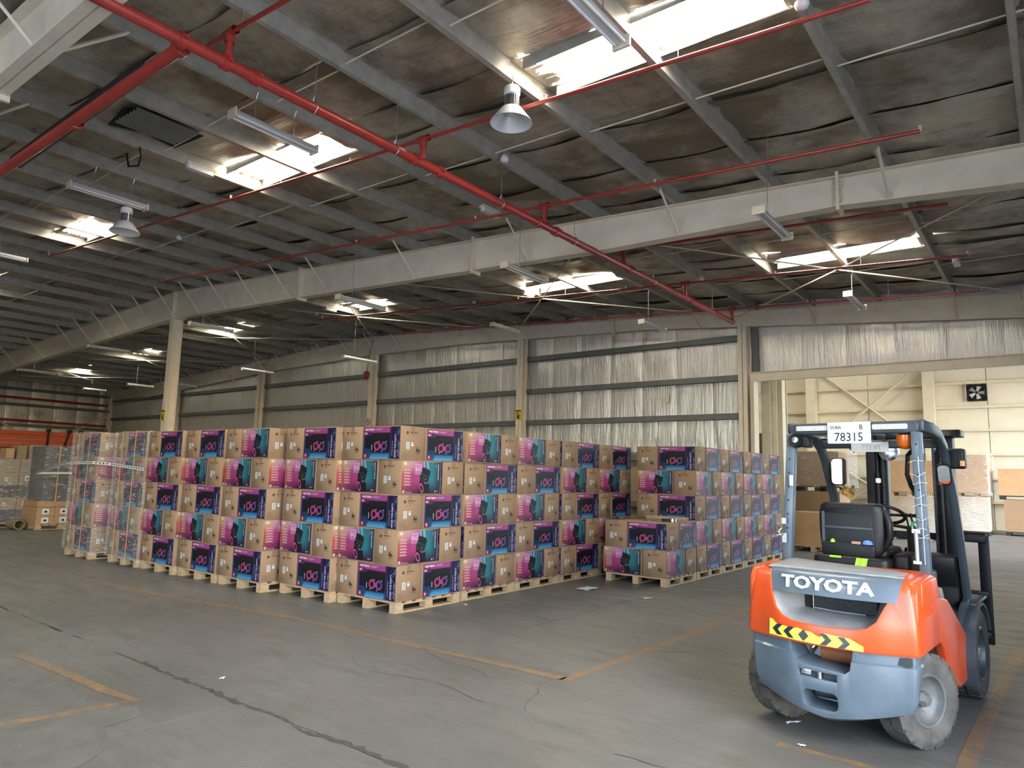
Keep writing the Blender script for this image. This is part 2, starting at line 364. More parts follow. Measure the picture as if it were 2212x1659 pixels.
for k in range(len(YBR)-1):
    y0, y1 = YBR[k], YBR[k+1]
    if y1-y0 > .7: deck(y0, y1, XL-.3, XW+.35)
    else:
        e_ = XW+.35
        for a, c in SKX: deck(y0, y1, c, e_); e_ = a
        deck(y0, y1, XL-.3, e_)
    if y1 < 1.5 and y1-y0 > .7:
        foilstrip(y0, y1, XL-.2, XW+.3, k); continue
    if y1-y0 > .7:
        foilstrip(y0, y1, XR, XW+.3, k); foilstrip(y0, y1, XL-.2, XR, k)
    else:
        edges = [XW+.3]
        for a, c in SKX:
            foilstrip(y0, y1, c, edges[-1], k); edges.append(a)
            b = MB(); n = int((c-a)/.02)
            # corrugated translucent sheet, corrugations run down the slope
            m_ = 26; vs = []
            for q in range(m_+1):
                y = y0-.03+(y1-y0+.06)*q/m_; dz = .018*math.cos(q*PI)
                vs += [(a-.08, y, zr(a)+.205+dz), (c+.08, y, zr(c)+.205+dz)]
            b.add(vs, [(2*q, 2*q+1, 2*q+3, 2*q+2) for q in range(m_)])
            S('skylight_panel', b, M_SKY, ceiling)
            for ye in (y0, y1):
                S('skylight_trim', MB().box(a-.02, c+.02, ye-.004, ye+.004, zr(c)+.185, zr(a)+.215), M_GALV, ceiling)
            # torn foil lip around the opening
            P = [(a-.02, y0), (a+.10+R.uniform(0, .1), y0)]
            lip = MB(); nn = 14; vs = []
            for q in range(nn+1):
                y = y0+(y1-y0)*q/nn; vs += [(a-.15, y, zr(a)+.19), (a+R.uniform(0, .13), y, zr(a)+.185+R.uniform(-.02, .02))]
            lip.add(vs, [(2*q, 2*q+1, 2*q+3, 2*q+2) for q in range(nn)]); S('torn_foil', lip, M_ROOFFOIL, ceiling)
        foilstrip(y0, y1, XL-.2, edges[-1], k)
pur = MB(); t = .004
for (a, c, e, g_) in ((-t, t, 0, .2), (-.062, 0, 0, t), (0, .062, .2-t, .2), (-.062, -.056, 0, .02)): pur.box(a, c, YB, YW-.1, e, g_)
p0 = None
for x in XP:
    if p0 is None: p0 = S('purlin', pur, M_GALV, ceiling); p0.location = (x, 0, zr(x))
    else: inst(p0, 'purlin', ceiling, (x, 0, zr(x)))
# sag rods between the purlins
rod = MB().tube([(0, 0, 0), (1.34, 0, -.02)], .009, 6); r0 = None
for Y in (-3, -.3, 4.28, 6.77, 11.9, 14.4):
    for k in range(len(XP)-1):
        x = XP[k+1]
        if x < -26 or (Y < 0 and x < -6): continue
        yy = Y+(.05 if k % 2 else -.05)
        if r0 is None: r0 = S('sag_rod', rod, M_CREAM, ceiling); r0.location = (x, yy, zr(x)+.07)
        else: inst(r0, 'sag_rod', ceiling, (x, yy, zr(x)+.07))
def interp(tab, x):
    for (a, va), (c, vc) in zip(tab, tab[1:]):
        if x <= c: return va+(vc-va)*(x-a)/(c-a)
    return tab[-1][1]
DEP1 = [(-42, .66), (-19.7, .78), (-13.6, .66), (-5.4, .55), (-2, .41), (-.2, .46), (2.3, .55)]
DEPW = [(-42, .72), (-33.8, .62), (-26, .56), (-19.7, .70), (-15.3, .47), (-8.6, .34), (-5.9, .40), (-.5, .52), (2.3, .6)]
rf = []
for Yc, D in ((-5.4, DEP1), (1.95, DEP1), (9.42, DEP1), (16.9, DEPW)):
    b = MB(); X_ = [XL, -38, -33.8, -30, -26, -23, XR, -17, -15.3, -13.6, -11, -8.6, -5.9, -5.4, -4, -2, -.5, -.2, XW]
    for a, c in zip(X_, X_[1:]):
        za, zc = zr(a), zr(c); ba, bc = za-interp(D, a), zc-interp(D, c); w = .10
        for (y0, y1, ta, tb_, tc_, td) in ((-.006, .006, za, ba, zc, bc), (-w, w, za, za-.014, zc, zc-.014), (-w, w, ba+.014, ba, bc+.014, bc)):
            b.add([(a, Yc+y0, tb_), (a, Yc+y1, tb_), (a, Yc+y1, ta), (a, Yc+y0, ta), (c, Yc+y0, td), (c, Yc+y1, td), (c, Yc+y1, tc_), (c, Yc+y0, tc_)],
                  [(0,1,2,3), (4,7,6,5), (0,4,5,1), (3,2,6,7), (0,3,7,4), (1,5,6,2)])
    o = S('rafter', b, M_CREAM, ceiling); rf.append(o)
    for X in ((-13.67, -2.02, XR, -8.3) if Yc < 16 else (-.3, XR, -29.3, -9.6)):
        d = interp(D, X); z = zr(X)
        pb = MB().box(X-.02, X+.02, Yc-.12, Yc+.12, z-d-.06, z+.05)
        for q in range(3):
            for zz in (z-.06-q*.05, z-d+.03+q*.06): pb.tube([(X-.05, Yc-.07, zz), (X+.05, Yc-.07, zz)], .014, 6)
        S('splice_plate', pb, M_CREAM, o)
    ks = [x for i, x in enumerate(XP) if (i % 2 == 0 if x > -15 else True) and x > -39]
    fb = None
    for X in XP:
        i = round((-.04-X)/1.4)
        if not (i % 2 == 1 or (-27 < X < -13.9)) or X < -40 or X > 0: continue
        d = interp(D, X); z = zr(X)
        for sgn in ((-1, 1) if Yc < 16 else (-1,)):
            if Yc < 0: continue
            y1 = Yc+sgn*.70
            S('flange_brace', MB().tube([(X, y1, z+.03), (X, Yc+sgn*.05, z-d+.03)], .019, 4), M_CREAM, o)
# rod bracing in the far bay
br = MB().tube([(0, 0, 0), (1, 0, 0)], .012, 6)
for a, c in ((.2, -6), (-6, -12.9), (-12.9, -19.6), (-19.6, -26.5), (-26.5, -33), (-33, -39.5)):
    for (y0, y1) in ((9.6, 16.7), (16.7, 9.6)):
        S('brace_rod', MB().tube([(a, y0, zr(a)-.16), ((a+c)/2, (y0+y1)/2, (zr(a)+zr(c))/2-.2), (c, y1, zr(c)-.16)], .013, 6), M_CREAM, ceiling)
# ragged foil opening: near-black sheet for its shade, with torn sheet
b = MB(); P = [(-9.05, 3.43), (-8.85, 3.6), (-8.95, 4.0), (-8.9, 4.42), (-9.6, 4.36), (-9.5, 3.9), (-9.66, 3.5)]
b.prism([(x, y) for x, y in P], zr(-9.2)+.10, zr(-9.2)+.108); S('foil_tear_shade', b, M_DARKIN, ceiling)
b = MB()
for k in range(7):
    x = -9.5+k*.1; b.add([(x, 3.5, zr(x)+.09), (x+.06, 3.5, zr(x)+.05), (x+.1, 3.5, zr(x)+.09), (x, 4.3, zr(x)+.09), (x+.06, 4.3, zr(x)+.06), (x+.1, 4.3, zr(x)+.09)], [(0,1,4,3), (1,2,5,4)])
S('exposed_sheeting', b, M_GIRT, ceiling)

# ---- end wall with foil
def foilwall(parent, x0, x1, z0, z1, Y, sd, rag=0, mat_=None):
    n = max(1, round((x1-x0)/.93)); w = (x1-x0)/n
    for k in range(n):
        a = x0+k*w; nz_ = 26 if a > -21 else 9; nx_ = 10 if a > -21 else 5
        def fn(u, v):
            x = a+w*u; z = z0+(z1-z0)*v; e = min(u, 1-u)
            d = .014*noise.noise(Vector((x*9, z*.9, sd)))+.010*noise.noise(Vector((x*22, z*2.2, sd+3)))+.02*noise.noise(Vector((x*2.3, z*1.6, sd+9)))
            d -= .022*max(0, 1-e*9)
            if rag and v == 0: z += rag*noise.noise(Vector((x*5, 3, sd)))
            if rag and v < .12: d += .05*noise.noise(Vector((x*8, z*3, 1)))
            return (x, Y-.02-d, z)
        S('foil_sheet', MB().grid(nx_, nz_, fn), M_WALLFOIL, parent, 70)
wallb = S('wall_back', MB().box(XL, -5.72, YW+.06, YW+.1, 0, 7.2).box(-5.72, XW, YW+.06, YW+.1, 4.2, 7.2), M_DARKROOF); wallb['label'] = 'end wall clad in silver foil insulation between grey girts'
foilwall(wallb, -12.75, -5.8, 2.32, 6.3, YW, 1, .22)
b = MB().grid(28, 8, lambda u, v: (-12.75+6.95*u, YW+.01-.02*noise.noise(Vector((u*60, v*6, 2))), 0+2.6*v)); S('kraft_backing', b, mat('kraft_insulation_backing', (.30, .245, .165), .8, 0, .3, 3, .4, 20), wallb, 60)
foilwall(wallb, -19.6, -12.75, 0, 6.65, YW, 2); foilwall(wallb, -26.9, -19.6, 0, 6.7, YW, 3); foilwall(wallb, -34.2, -26.9, 0, 6.5, YW, 4); foilwall(wallb, XL, -34.2, 0, 6.2, YW, 5)
foilwall(wallb, -5.6, XW, 4.26, 6.0, YW, 6)
def girt(x0, x1, z, Y=16.86):
    b = MB().box(x0, x1, Y, Y+.012, z-.075, z+.075).box(x0, x1, Y, Y+.13, z+.069, z+.075).box(x0, x1, Y, Y+.13, z-.075, z-.069)
    return b
CX = [-41.9, -34.2, -26.9, -19.6, -12.75, -5.9]
for a, c in zip(CX, CX[1:]):
    for z in (.95, 2.18, 3.22, 4.17, 5.17):
        S('girt', girt(a+.12, c-.12, z), M_GIRT, wallb)
def icol(x, Y, z0, z1, w=.2, d=.28):
    b = MB().box(x-w/2, x+w/2, Y-d/2, Y-d/2+.012, z0, z1).box(x-w/2, x+w/2, Y+d/2-.012, Y+d/2, z0, z1).box(x-.006, x+.006, Y-d/2, Y+d/2, z0, z1)
    b.box(x-w/2-.04, x+w/2+.04, Y-d/2-.04, Y+d/2+.04, z0, z0+.018); return b
for x in CX:
    z1 = zr(x)-interp(DEPW, x)
    if x < -41: z1 = zr(x)-.2
    S('column', icol(x, 16.78, 0, z1, .22, .26), M_CREAM, wallb)
S('lintel_beam', MB().box(-5.76, XW, 16.74, 16.86, 4.04, 4.24).box(-5.76, XW, 16.7, 16.98, 4.24, 4.26), M_CREAM, wallb)
S('jamb_trim', MB().box(-5.73, -5.64, 16.66, 16.98, 0, 4.04), M_CREAM2, wallb)
# neighbour hall's end frame: deep column and channels seen through the opening
hallc = S('wall_hall_return', MB().box(-5.95, -5.9, 17.1, 17.16, 0, 4.5), M_CREAM2)
for (a, c, y0, y1) in ((-5.66, -5.44, 17.25, 17.27), (-5.56, -5.54, 17.27, 17.62), (-5.66, -5.40, 17.62, 17.64), (-5.62, -5.35, 17.9, 17.93), (-5.4, -5.37, 17.93, 18.25), (-5.62, -5.34, 18.25, 18.28)):
    S('column_plate', MB().box(a, c, y0, y1, 0, 6.6), M_CREAM2, hallc)
# ---- left wall
walll = S('wall_left', MB().box(XL-.1, XL-.06, YB, YW+.1, 0, 6.3), M_DARKROOF)
y = 2.0
while y < YW:
    y1 = min(YW, y+1.1); 
    def fn(u, v, y=y, y1=y1):
        yy = y+(y1-y)*u; z = 6.1*v; return (XL+.02+.03*noise.noise(Vector((yy*6, z*.8, 1)))-.03*max(0, 1-min(u, 1-u)*8), yy, z)
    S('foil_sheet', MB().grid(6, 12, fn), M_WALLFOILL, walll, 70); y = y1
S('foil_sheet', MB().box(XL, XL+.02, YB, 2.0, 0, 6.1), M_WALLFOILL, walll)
for z in (1.2, 2.4, 3.55, 4.6, 5.4): S('girt', MB().box(XL+.1, XL+.13, YB, YW-.2, z-.08, z+.08), M_GIRT, walll)
for yy in (9.42, 1.95): S('column', MB().box(XL+.15, XL+.42, yy-.1, yy+.1, 0, 5.2), M_CREAM, walll)
S('wall_brace', MB().tube([(XL+.3, 9.7, .4), (XL+.3, 16.6, 4.3)], .06, 4), M_CREAM, walll)
S('wall_brace', MB().tube([(XL+.3, 9.7, 4.9), (XL+.3, 16.6, .6)], .05, 4), M_CREAM, walll)
# ---- right eave wall with loading door, wall behind the camera with unseen door sized and placed for light
wallr = S('wall_right', MB().box(XW, XW+.1, YB, -3.5, 0, 7).box(XW, XW+.1, 3.9, YW+.1, 0, 7).box(XW, XW+.1, -3.5, 3.9, 5.0, 7), M_GALV)
wallf = S('wall_front', MB().box(XL, -9, YB-.1, YB, 0, 7.2).box(-1, XW, YB-.1, YB, 0, 7.2).box(-9, -1, YB-.1, YB, 4.6, 7.2), M_GALV)
# ---- neighbouring hall
hallw = S('wall_hall_back', MB().box(-16, 3.6, YH+.1, YH+.14, 0, 9), M_DARKROOF); hallw['label'] = 'cream sheeted back wall of the neighbouring hall'
gz = [0, 1.05, 1.95, 2.88, 3.82, 4.72, 5.68, 6.7, 7.8, 9]
for i, xx in enumerate([-16, -12.3, -6.15, -1.95, 3.6][:-1]):
    x1 = [-16, -12.3, -6.15, -1.95, 3.6][i+1]
    for a, c in zip(gz, gz[1:]):
        S('wall_panel', MB().box(xx+.01, x1-.01, YH, YH+.05, a+.012, c-.012), M_CREAMSIDING, hallw)
for z in gz[1:-1]: S('girt', MB().box(-16, 3.6, YH-.14, YH, z-.012, z+.02).box(-16, 3.6, YH-.15, YH-.14, z-.05, z+.05), M_CREAM2, hallw)
for x in (-12.9, -8.35, -3.87, .7):
    o = S('column', MB().box(x-.19, x+.19, YH-.55, YH-.15, 0, 8.4), M_CREAM2, hallw)
    for s in (-1, 1):
        S('knee_brace', MB().tube([(x+s*.1, YH-.4, 3.35), (x+s*.75, YH-.16, 3.85)], .03, 4).tube([(x+s*.1, YH-.4, 3.86), (x+s*.75, YH-.16, 3.86)], .03, 4), M_CREAM2, hallw)
for (a, c) in (((-8.2, 6.6), (-4.0, 3.05)), ((-4.0, 6.6), (-8.2, 3.05)), ((-8.2, 3.0), (-4, 0)), ((-4, 3), (-8.2, 0))):
    S('cross_brace', MB().tube([(a[0], YH-.3, a[1]), (c[0], YH-.3, c[1])], .055, 4), M_CREAM2, hallw)
S('wall_hall_left', MB().box(-16.1, -16, YW+.1, YH, 0, 9), M_CREAMSIDING)
S('wall_hall_right', MB().box(3.5, 3.6, YW+.1, 18.5, 0, 9).box(3.5, 3.6, 31, YH, 0, 9).box(3.5, 3.6, 18.5, 31, 6.0, 9), M_CREAMSIDING)  # unseen wall, wide opening added to let daylight into the hall
S('wall_hall_front', MB().box(-16, -6.1, YW+.12, YW+.16, 0, 9).box(-6.1, 3.6, YW+.12, YW+.16, 4.4, 9), M_CREAMSIDING)
hr = S('ceiling_hall', MB().box(-16.1, 3.6, YW, 22, 8.4, 8.45).box(-16.1, 3.6, 23, 28, 8.4, 8.45).box(-16.1, 3.6, 29, YH+.2, 8.4, 8.45), M_CREAMSIDING)
for y in (22, 28): S('skylight_panel', MB().box(-9, -7, y, y+1, 8.46, 8.48), M_SKY, hr); S('roof_infill', MB().box(-16, -9, y, y+1, 8.46, 8.48).box(-7, 3.5, y, y+1, 8.46, 8.48), M_CREAMSIDING, hr)  # unseen glowing panels added to brighten the hall

# ================================================================ THINGS UNDER THE ROOF
def thing(name, label, cat, loc=(0, 0, 0), rz=0, group=None):
    return tag(empty(name, loc, rz), label, cat, group)
rc = thing('steel_column', 'free-standing cream steel column rising behind the left cartons to the ridge of the near roof beam', 'column', (-19.6, 9.42, 0))
zt = zr(-19.6)-.78
MB().box(-.11, .11, -.14, -.128, 0, zt).box(-.11, .11, .128, .14, 0, zt).box(-.006, .006, -.14, .14, 0, zt).obj('shaft', M_CREAM, rc)
MB().box(-.18, .18, -.2, .2, 0, .02).obj('base_plate', M_CREAM, rc)
cp = MB().box(-.2, .2, -.16, .16, zt-.02, zt).obj('cap_plate', M_CREAM, rc)
# --- caution signs
def sign(loc, label, rz=0):
    t = thing('caution_sign', label, 'sign', loc, rz)
    MB().box(-.11, .11, -.006, 0, -.16, .16).obj('sign_board', M_YEL_S, t)
    b = MB().box(-.1, .1, -.008, -.006, .10, .15, 0)
    b.add([(-.03, -.008, -.12), (.06, -.008, -.12), (.03, -.008, -.03), (.06, -.008, 0), (0, -.008, .02), (-.05, -.008, -.04)], [(0,1,2,3,4,5)])
    b.box(-.09, .0, -.008, -.006, .05, .065).box(-.09, -.02, -.008, -.006, .02, .035); b.obj('sign_print', M_INK, t)
    vs, fs = text_geo('CAUTION', .042, .001); MB().add([(x-.085, -.0095, z+.11) for x, z, _ in vs], fs).obj('sign_lettering', M_YEL_S, t)
M_YEL_S = mat('sign_yellow', (.62, .50, .03), .5)
sign((-19.62, 9.27, 3.05), 'yellow caution sign on the free-standing ridge column at left')
sign((-12.75, 16.64, 3.45), 'yellow caution sign on the end wall column above the corner carton stacks')
t = thing('no_smoking_sign', 'small white no-smoking sign on the wall column behind the carton stacks', 'sign', (-19.6, 16.64, 3.42))
MB().box(-.14, .14, -.006, 0, -.15, .15).obj('sign_board', M_WHITE, t)
b = MB().tube([(.1*math.cos(a*PI/12), -.012, .1*math.sin(a*PI/12)) for a in range(24)], .012, 6, closed=True).tube([(-.07, -.012, .07), (.07, -.012, -.07)], .01, 6); b.obj('prohibition_ring', M_RED, t)
t = thing('alarm_bell', 'round red fire alarm bell with its cable on the ridge wall column', 'alarm', (-19.8, 16.62, 5.15))
MB().lathe([(0, -.08), (.1, -.075), (.15, -.04), (.16, 0), (.05, 0)], 20, axis='y').obj('gong', M_REDBELL, t, 60)
MB().tube([(0, 0, .1), (0, .1, .9), (.12, .15, 1.4)], .01, 6).obj('cable', M_BLACK, t)
# --- sprinkler pipes
PX, PZ = -5.66, 5.25
mp_ = thing('sprinkler_main_pipe', 'thick red sprinkler main pipe running under the purlins towards the end wall', 'pipe', (PX, 0, PZ))
MB().tube([(0, -6, 0), (0, 15.42, 0)], .054, 16).obj('pipe_run', M_RED, mp_, 60)
BY = [2.97, 5.42, 7.9, 10.25, 12.8, 15.35]
for y in [2.55, 3.25, 2.95, 5.7, 5.3, 8.2, 7.75, 10.5, 13.1]:
    c = MB().lathe([(.055, -.035), (.072, -.03), (.072, .03), (.055, .035)], 16, axis='y').box(-.1, -.07, -.02, .02, -.015, .015).box(.07, .1, -.02, .02, -.015, .015).obj('coupling', M_RED, mp_, 50); c.location = (0, y, 0)
for y in BY:
    h = zr(PX)-.27-PZ
    MB().tube([(0, y, .04), (0, y, h-.02)], .032, 12).lathe([(.042, .05), (.042, .1)], 12, mat=Matrix.Translation((0, y, 0))).lathe([(.042, h-.1), (.042, h-.03)], 12, mat=Matrix.Translation((0, y, 0))).obj('riser', M_RED, mp_, 50)
for y in (-1, 1.2, 3.9, 5.0, 6.9, 8.7, 11.4, 14.2):
    MB().tube([(0, y, .05), (0, y, zr(PX)+.15-PZ)], .005, 6).tube([(.058*math.cos(a*PI/8), y, .058*math.sin(a*PI/8)) for a in range(16)], .006, 6, closed=True).tube([(-.05, y, .03), (0, y, .13), (.05, y, .03)], .005, 5).obj('hanger', M_STEEL, mp_)
b = MB()
for k in range(5): b.tube([(.0560*math.sin(1.0), 5.02+k*.02, .056*math.cos(1.0)), (.056*math.sin(1.6), 5.02+k*.02, .056*math.cos(1.6))], .004, 4)
b.obj('painted_mark', M_WHITE, mp_)
cm = thing('sprinkler_cross_main', 'thick red sprinkler main pipe branching left from the tee at top left', 'pipe', (PX, 2.6, PZ))
MB().tube([(-.05, 0, 0), (-9.5, -.12, -.02)], .056, 16).obj('pipe_run', M_RED, cm, 60)
for x in (-.12, -2.35, -5.5):
    MB().lathe([(.057, -.035), (.075, -.03), (.075, .03), (.057, .035)], 16, axis='x', mat=Matrix.Translation((x, 0, 0))).obj('coupling', M_RED, cm, 50)
names = ['nearest red branch pipe crossing at top left above the tee', 'red branch pipe passing behind the large bell lamp', 'red branch pipe running just in front of the near roof beam', 'red branch pipe just behind the near roof beam', 'red branch pipe under the far pair of bright skylights', 'last red branch pipe lying along the end wall beam']
for i, y in enumerate(BY):
    x0, x1 = -17.5 if i not in (0,) else -6.1, -.9
    t = thing('sprinkler_branch_pipe', names[i], 'pipe', (0, y, 0), 0, 'red sprinkler branch pipes')
    fz = lambda x: zr(x)-.27
    pts = [(x0, 0, fz(x0))]+([(PX, 0, fz(PX))])+[(x1, 0, fz(x1))]
    MB().tube(pts, .021, 10).obj('pipe_run', M_RED, t, 60)
    MB().lathe([(.04, -.09), (.04, .09)], 12, axis='x', mat=Matrix.Translation((PX, 0, fz(PX)))).obj('tee', M_RED, t, 50)
    for k, x in enumerate([x1, x1-3.0, x1-6.1, x1-9, x1-12, x1-15]):
        if x < x0: break
        MB().tube([(x, 0, fz(x)), (x, 0, fz(x)+.05)], .012, 6).lathe([(.0, .05), (.022, .055), (.022, .062), (0, .065)], 10, mat=Matrix.Translation((x, 0, fz(x)))).obj('sprinkler_head', M_IVORY, t)
        xx = x-1.55
        if xx > x0: MB().tube([(xx, 0, fz(xx)), (xx, 0, zr(xx)+.1)], .004, 5).obj('hanger', M_STEEL, t)
# wall pipes at the far left
for z, lab in ((5.0, 'upper dark red pipe along the far left wall'), (3.85, 'lower dark red pipe along the far left wall')):
    t = thing('wall_pipe', lab, 'pipe', (XL+.34, 0, z)); MB().tube([(0, 4, 0), (0, 16.6, -.1)], .06, 12).obj('pipe_run', M_RED, t, 60)
    for y in (6, 9, 12, 15): MB().box(-.28, 0, y-.02, y+.02, -.09, -.06).obj('bracket', M_STEEL, t)
# --- fluorescent battens hung on cables
def fix_mb(L=1.2):
    body = MB().prism([(-.075, .0), (-.03, .055), (.03, .055), (.075, 0)], 0, L, 'y')
    tubes = [MB().tube([(s*.045, .03, -.018), (s*.045, L-.03, -.018)], .014, 8) for s in (-1, 1)]
    caps = [MB().box(-.08, .08, -.012, .01, -.045, .06), MB().box(-.08, .08, L-.01, L+.012, -.045, .06)]
    return body, tubes, caps
FB, FT, FC = fix_mb(); FBm = FB.mesh('batten_body', M_WHITE); FTm = [q.mesh('tube_lamp', M_WHITE, 60) for q in FT]; FCm = [q.mesh('end_cap', M_IVORY) for q in FC]
def batten(x, y, z, label, L=1.2, rods=((.35, 1),), zt=None):
    t = thing('fluorescent_batten', label, 'lamp', (x, y, z), 0, 'unlit fluorescent battens')
    s = L/1.2
    for m, nm in ((FBm, 'batten_body'), (FTm[0], 'tube_lamp'), (FTm[1], 'tube_lamp'), (FCm[0], 'end_cap'), (FCm[1], 'end_cap')):
        o = link(bpy.data.objects.new(nm, m), t); o.scale = (1, s, 1)
    for (u, _) in rods:
        yy = u*L; zt_ = (zt or zr(x)+.03)-z
        MB().tube([(0, yy, .05), (0, yy, zt_-.12), (.03, yy, zt_-.05), (0, yy, zt_)], .005, 5).obj('suspension_wire', M_STEEL, t)
BT = [(-2.62, 3.2, 5.20, 1.5, 'batten lamp crossing the large skylight at the top edge', ((.15, 1), (.8, 1))),
 (-6.9, 3.72, 5.50, 1.07, 'batten lamp below the second skylight, left of the main red pipe', ((.25, 1), (.72, 1))),
 (-11.2, 3.63, 5.71, 1.1, 'batten lamp left of the second skylight above the small bell lamp', ((.3, 1), (.8, 1))),
 (-17.4, 4.0, 6.0, 1.0, 'batten lamp cut by the left edge of the view', ((.5, 1),)),
 (-2.74, 8.42, 5.0, 1.17, 'batten lamp in front of the near roof beam at right', ((.3, 1),)),
 (-6.95, 8.6, 5.06, 1.15, 'batten lamp below the near roof beam beside the main red pipe', ((.35, 1),)),
 (-11.17, 8.53, 5.10, 1.2, 'batten lamp under the near roof beam between the two middle skylights', ((.3, 1),)),
 (-16.98, 8.48, 5.22, 1.15, 'batten lamp hanging just right of the free-standing column', ((.3, 1),)),
 (-24.3, 8.92, 5.41, 1.25, 'batten lamp hanging left of the free-standing column below the beam', ((.4, 1),)),
 (-30.5, 8.9, 5.1, 1.3, 'batten lamp at far left under the low end of the near beam', ((.4, 1),)),
 (-2.86, 13.7, 5.13, 1.25, 'batten lamp in front of the end wall beam above the opening', ((.3, 1),)),
 (-7.03, 13.56, 5.07, 1.12, 'batten lamp in front of the end wall, left of the red pipe end', ((.3, 1),)),
 (-11.37, 13.64, 5.52, 1.07, 'batten lamp close to the top of the middle wall column', ((.3, 1),)),
 (-17.15, 13.44, 5.13, 1.3, 'batten lamp hanging on a long wire near the red alarm bell', ((.32, 1),)),
 (-23.27, 13.72, 5.24, 1.25, 'batten lamp on a long wire right of the free-standing column', ((.35, 1),)),
 (-31.75, 13.35, 5.15, 1.1, 'batten lamp on a long wire left of the free-standing column', ((.35, 1),)),
 (-36.9, 13.54, 5.27, 1.0, 'farthest batten lamp near the left wall', ((.35, 1),)),
 (-28.0, 13.3, 4.95, 1.2, 'dim batten lamp just right of the column foot of the beam', ((.35, 1),))]
for x, y, z, L, lab, rods in BT: batten(x, y, z, lab, L, rods)
# --- bell lamps
def bell(loc, lab):
    t = thing('high_bay_lamp', lab, 'lamp', loc, 0, 'high bay bell lamps')
    MB().lathe([(.062, .045), (.075, .08), (.11, .06+.0), (.215, -.085), (.218, -.092), (.212, -.088), (.105, .052), (.06, .04)], 40).obj('reflector', M_WHITEREF, t, 60)
    MB().lathe([(0, .30), (.075, .30), (.085, .285), (.085, .215), (.07, .20), (0, .20)], 28).obj('driver_housing', M_WHITE, t, 40)
    b = MB()
    for k in range(22):
        a = k*2*PI/22; b.box(.038, .078, -.0035, .0035, .07, .205, mat=Matrix.Rotation(a, 4, 'Z'))
    b.lathe([(.04, .06), (.04, .21)], 16); b.obj('heat_sink', M_STEEL, t)
    MB().lathe([(0, -.02), (.03, -.015), (.055, .01), (.06, .045)], 20).obj('diffuser', M_WHITE, t, 60)
    MB().tube([(0, 0, .30), (0, 0, .36), (.02, 0, .40), (.0, 0, zr(loc[0])-loc[2]+.02)], .006, 6).obj('hook', M_STEEL, t)
M_WHITEREF = mat('lamp_reflector', (.72, .74, .76), .3, .35)
bell((-4.22, 5.27, 5.335), 'large aluminium bell lamp hanging in the middle of the ceiling')
bell((-11.24, 4.47, 5.34), 'smaller looking bell lamp hanging at the left under the third skylight')
# --- detectors, emergency lights, camera
for loc, lab in (((-1.42, 5.55), 'white smoke detector at the top edge beside the big skylight'), ((-5.5, 6.75), 'white smoke detector hanging right of the main red pipe'), ((-13.74, 6.5), 'small smoke detector at left between two purlins'), ((-5.57, 13.4), 'small smoke detector near the end of the main red pipe'), ((-11.9, 13.5), 'small smoke detector by the rod bracing of the far bay'), ((-17.9, 12.9), 'tiny smoke detector right of the free-standing column')):
    z = zr(loc[0])-.02; t = thing('smoke_detector', lab, 'detector', (loc[0], loc[1], z), 0, 'ceiling smoke detectors')
    MB().lathe([(0, 0), (.055, 0), (.06, -.02), (.05, -.045), (.03, -.06), (0, -.062)], 20).obj('detector_head', M_WHITE, t, 50)
    MB().lathe([(.045, .0), (.045, .03), (0, .03)], 16).obj('mounting_base', M_IVORY, t, 50)
for (x, y), lab in (((-9.7, 4.8), 'long emergency light on a purlin left of the second skylight'), ((-6.95, 8.2), 'emergency light with wooden end behind the main red pipe'), ((-9.9, 13.2), 'emergency light where the rod bracing crosses'), ((-1.15, 13.9), 'emergency light at the far right purlin'), ((-16.8, 12.6), 'emergency light left of the bracing near the fourth skylight')):
    z = zr(x)-.03; t = thing('emergency_light', lab, 'lamp', (x, y, z), 0, 'ceiling emergency lights')
    MB().rbox(-.05, .05, -.2, .2, -.07, -.01, .03).obj('diffuser', M_WHITE, t, 40); MB().box(-.055, .055, -.21, .21, -.012, .03).obj('mounting_plate', M_IVORY, t)
# dark cable tray piece below the cross main
t = thing('cable_loop', 'black cable loop hanging from a purlin at upper left', 'cable', (-9.85, 4.0, zr(-9.85)))
MB().tube([(0, 0, .02), (.02, .02, -.12), (-.1, .05, -.22), (-.3, .0, -.2), (-.4, 0, .02)], .014, 8).obj('cable', M_BLACK, t, 60)
t = thing('roof_duct_stub', 'dark square duct end tucked under the roof below the red cross main', 'duct', (-8.6, 2.95, zr(-8.6)-.25))
MB().box(-2.6, 1.3, -.07, .07, -.0, .11).obj('duct_shell', M_TDARK, t); MB().box(1.3, 1.36, -.03, .05, -.02, .08).obj('duct_clip', M_WHITE, t)
# wall fan of the neighbouring hall
t = thing('exhaust_fan', 'square black exhaust fan high on the cream hall wall', 'fan', (-2.27, YH-.16, 5.28))
MB().lathe([(.27, -.04), (.31, -.04), (.33, .0), (.33, .06), (.27, .06), (.27, -.04)], 32, axis='y').obj('fan_ring', M_BLACK, t, 40)
for sx_ in (-1, 1):
    for sz_ in (-1, 1): MB().prism([(sx_*.18, sz_*.34), (sx_*.30, sz_*.335), (sx_*.335, sz_*.30), (sx_*.34, sz_*.18), (sx_*.25, sz_*.25)], -.02, .06, 'y').obj('fan_corner', M_BLACK, t)
MB().box(-.33, .33, .05, .07, -.33, .33).obj('back_plate', M_BLACK, t)
for k in range(5):
    a = k*2*PI/5; m_ = Matrix.Rotation(a, 4, 'Y')
    MB().add([m_ @ Vector(p) for p in [(.04, .0, -.03), (.25, -.015, -.09), (.26, .02, .07), (.05, .015, .03)]], [(0,1,2,3), (3,2,1,0)]).obj('blade', M_STEEL, t)
MB().lathe([(0, -.03), (.05, -.02), (.06, .03)], 14, axis='y').obj('hub', M_BLACK, t, 50)
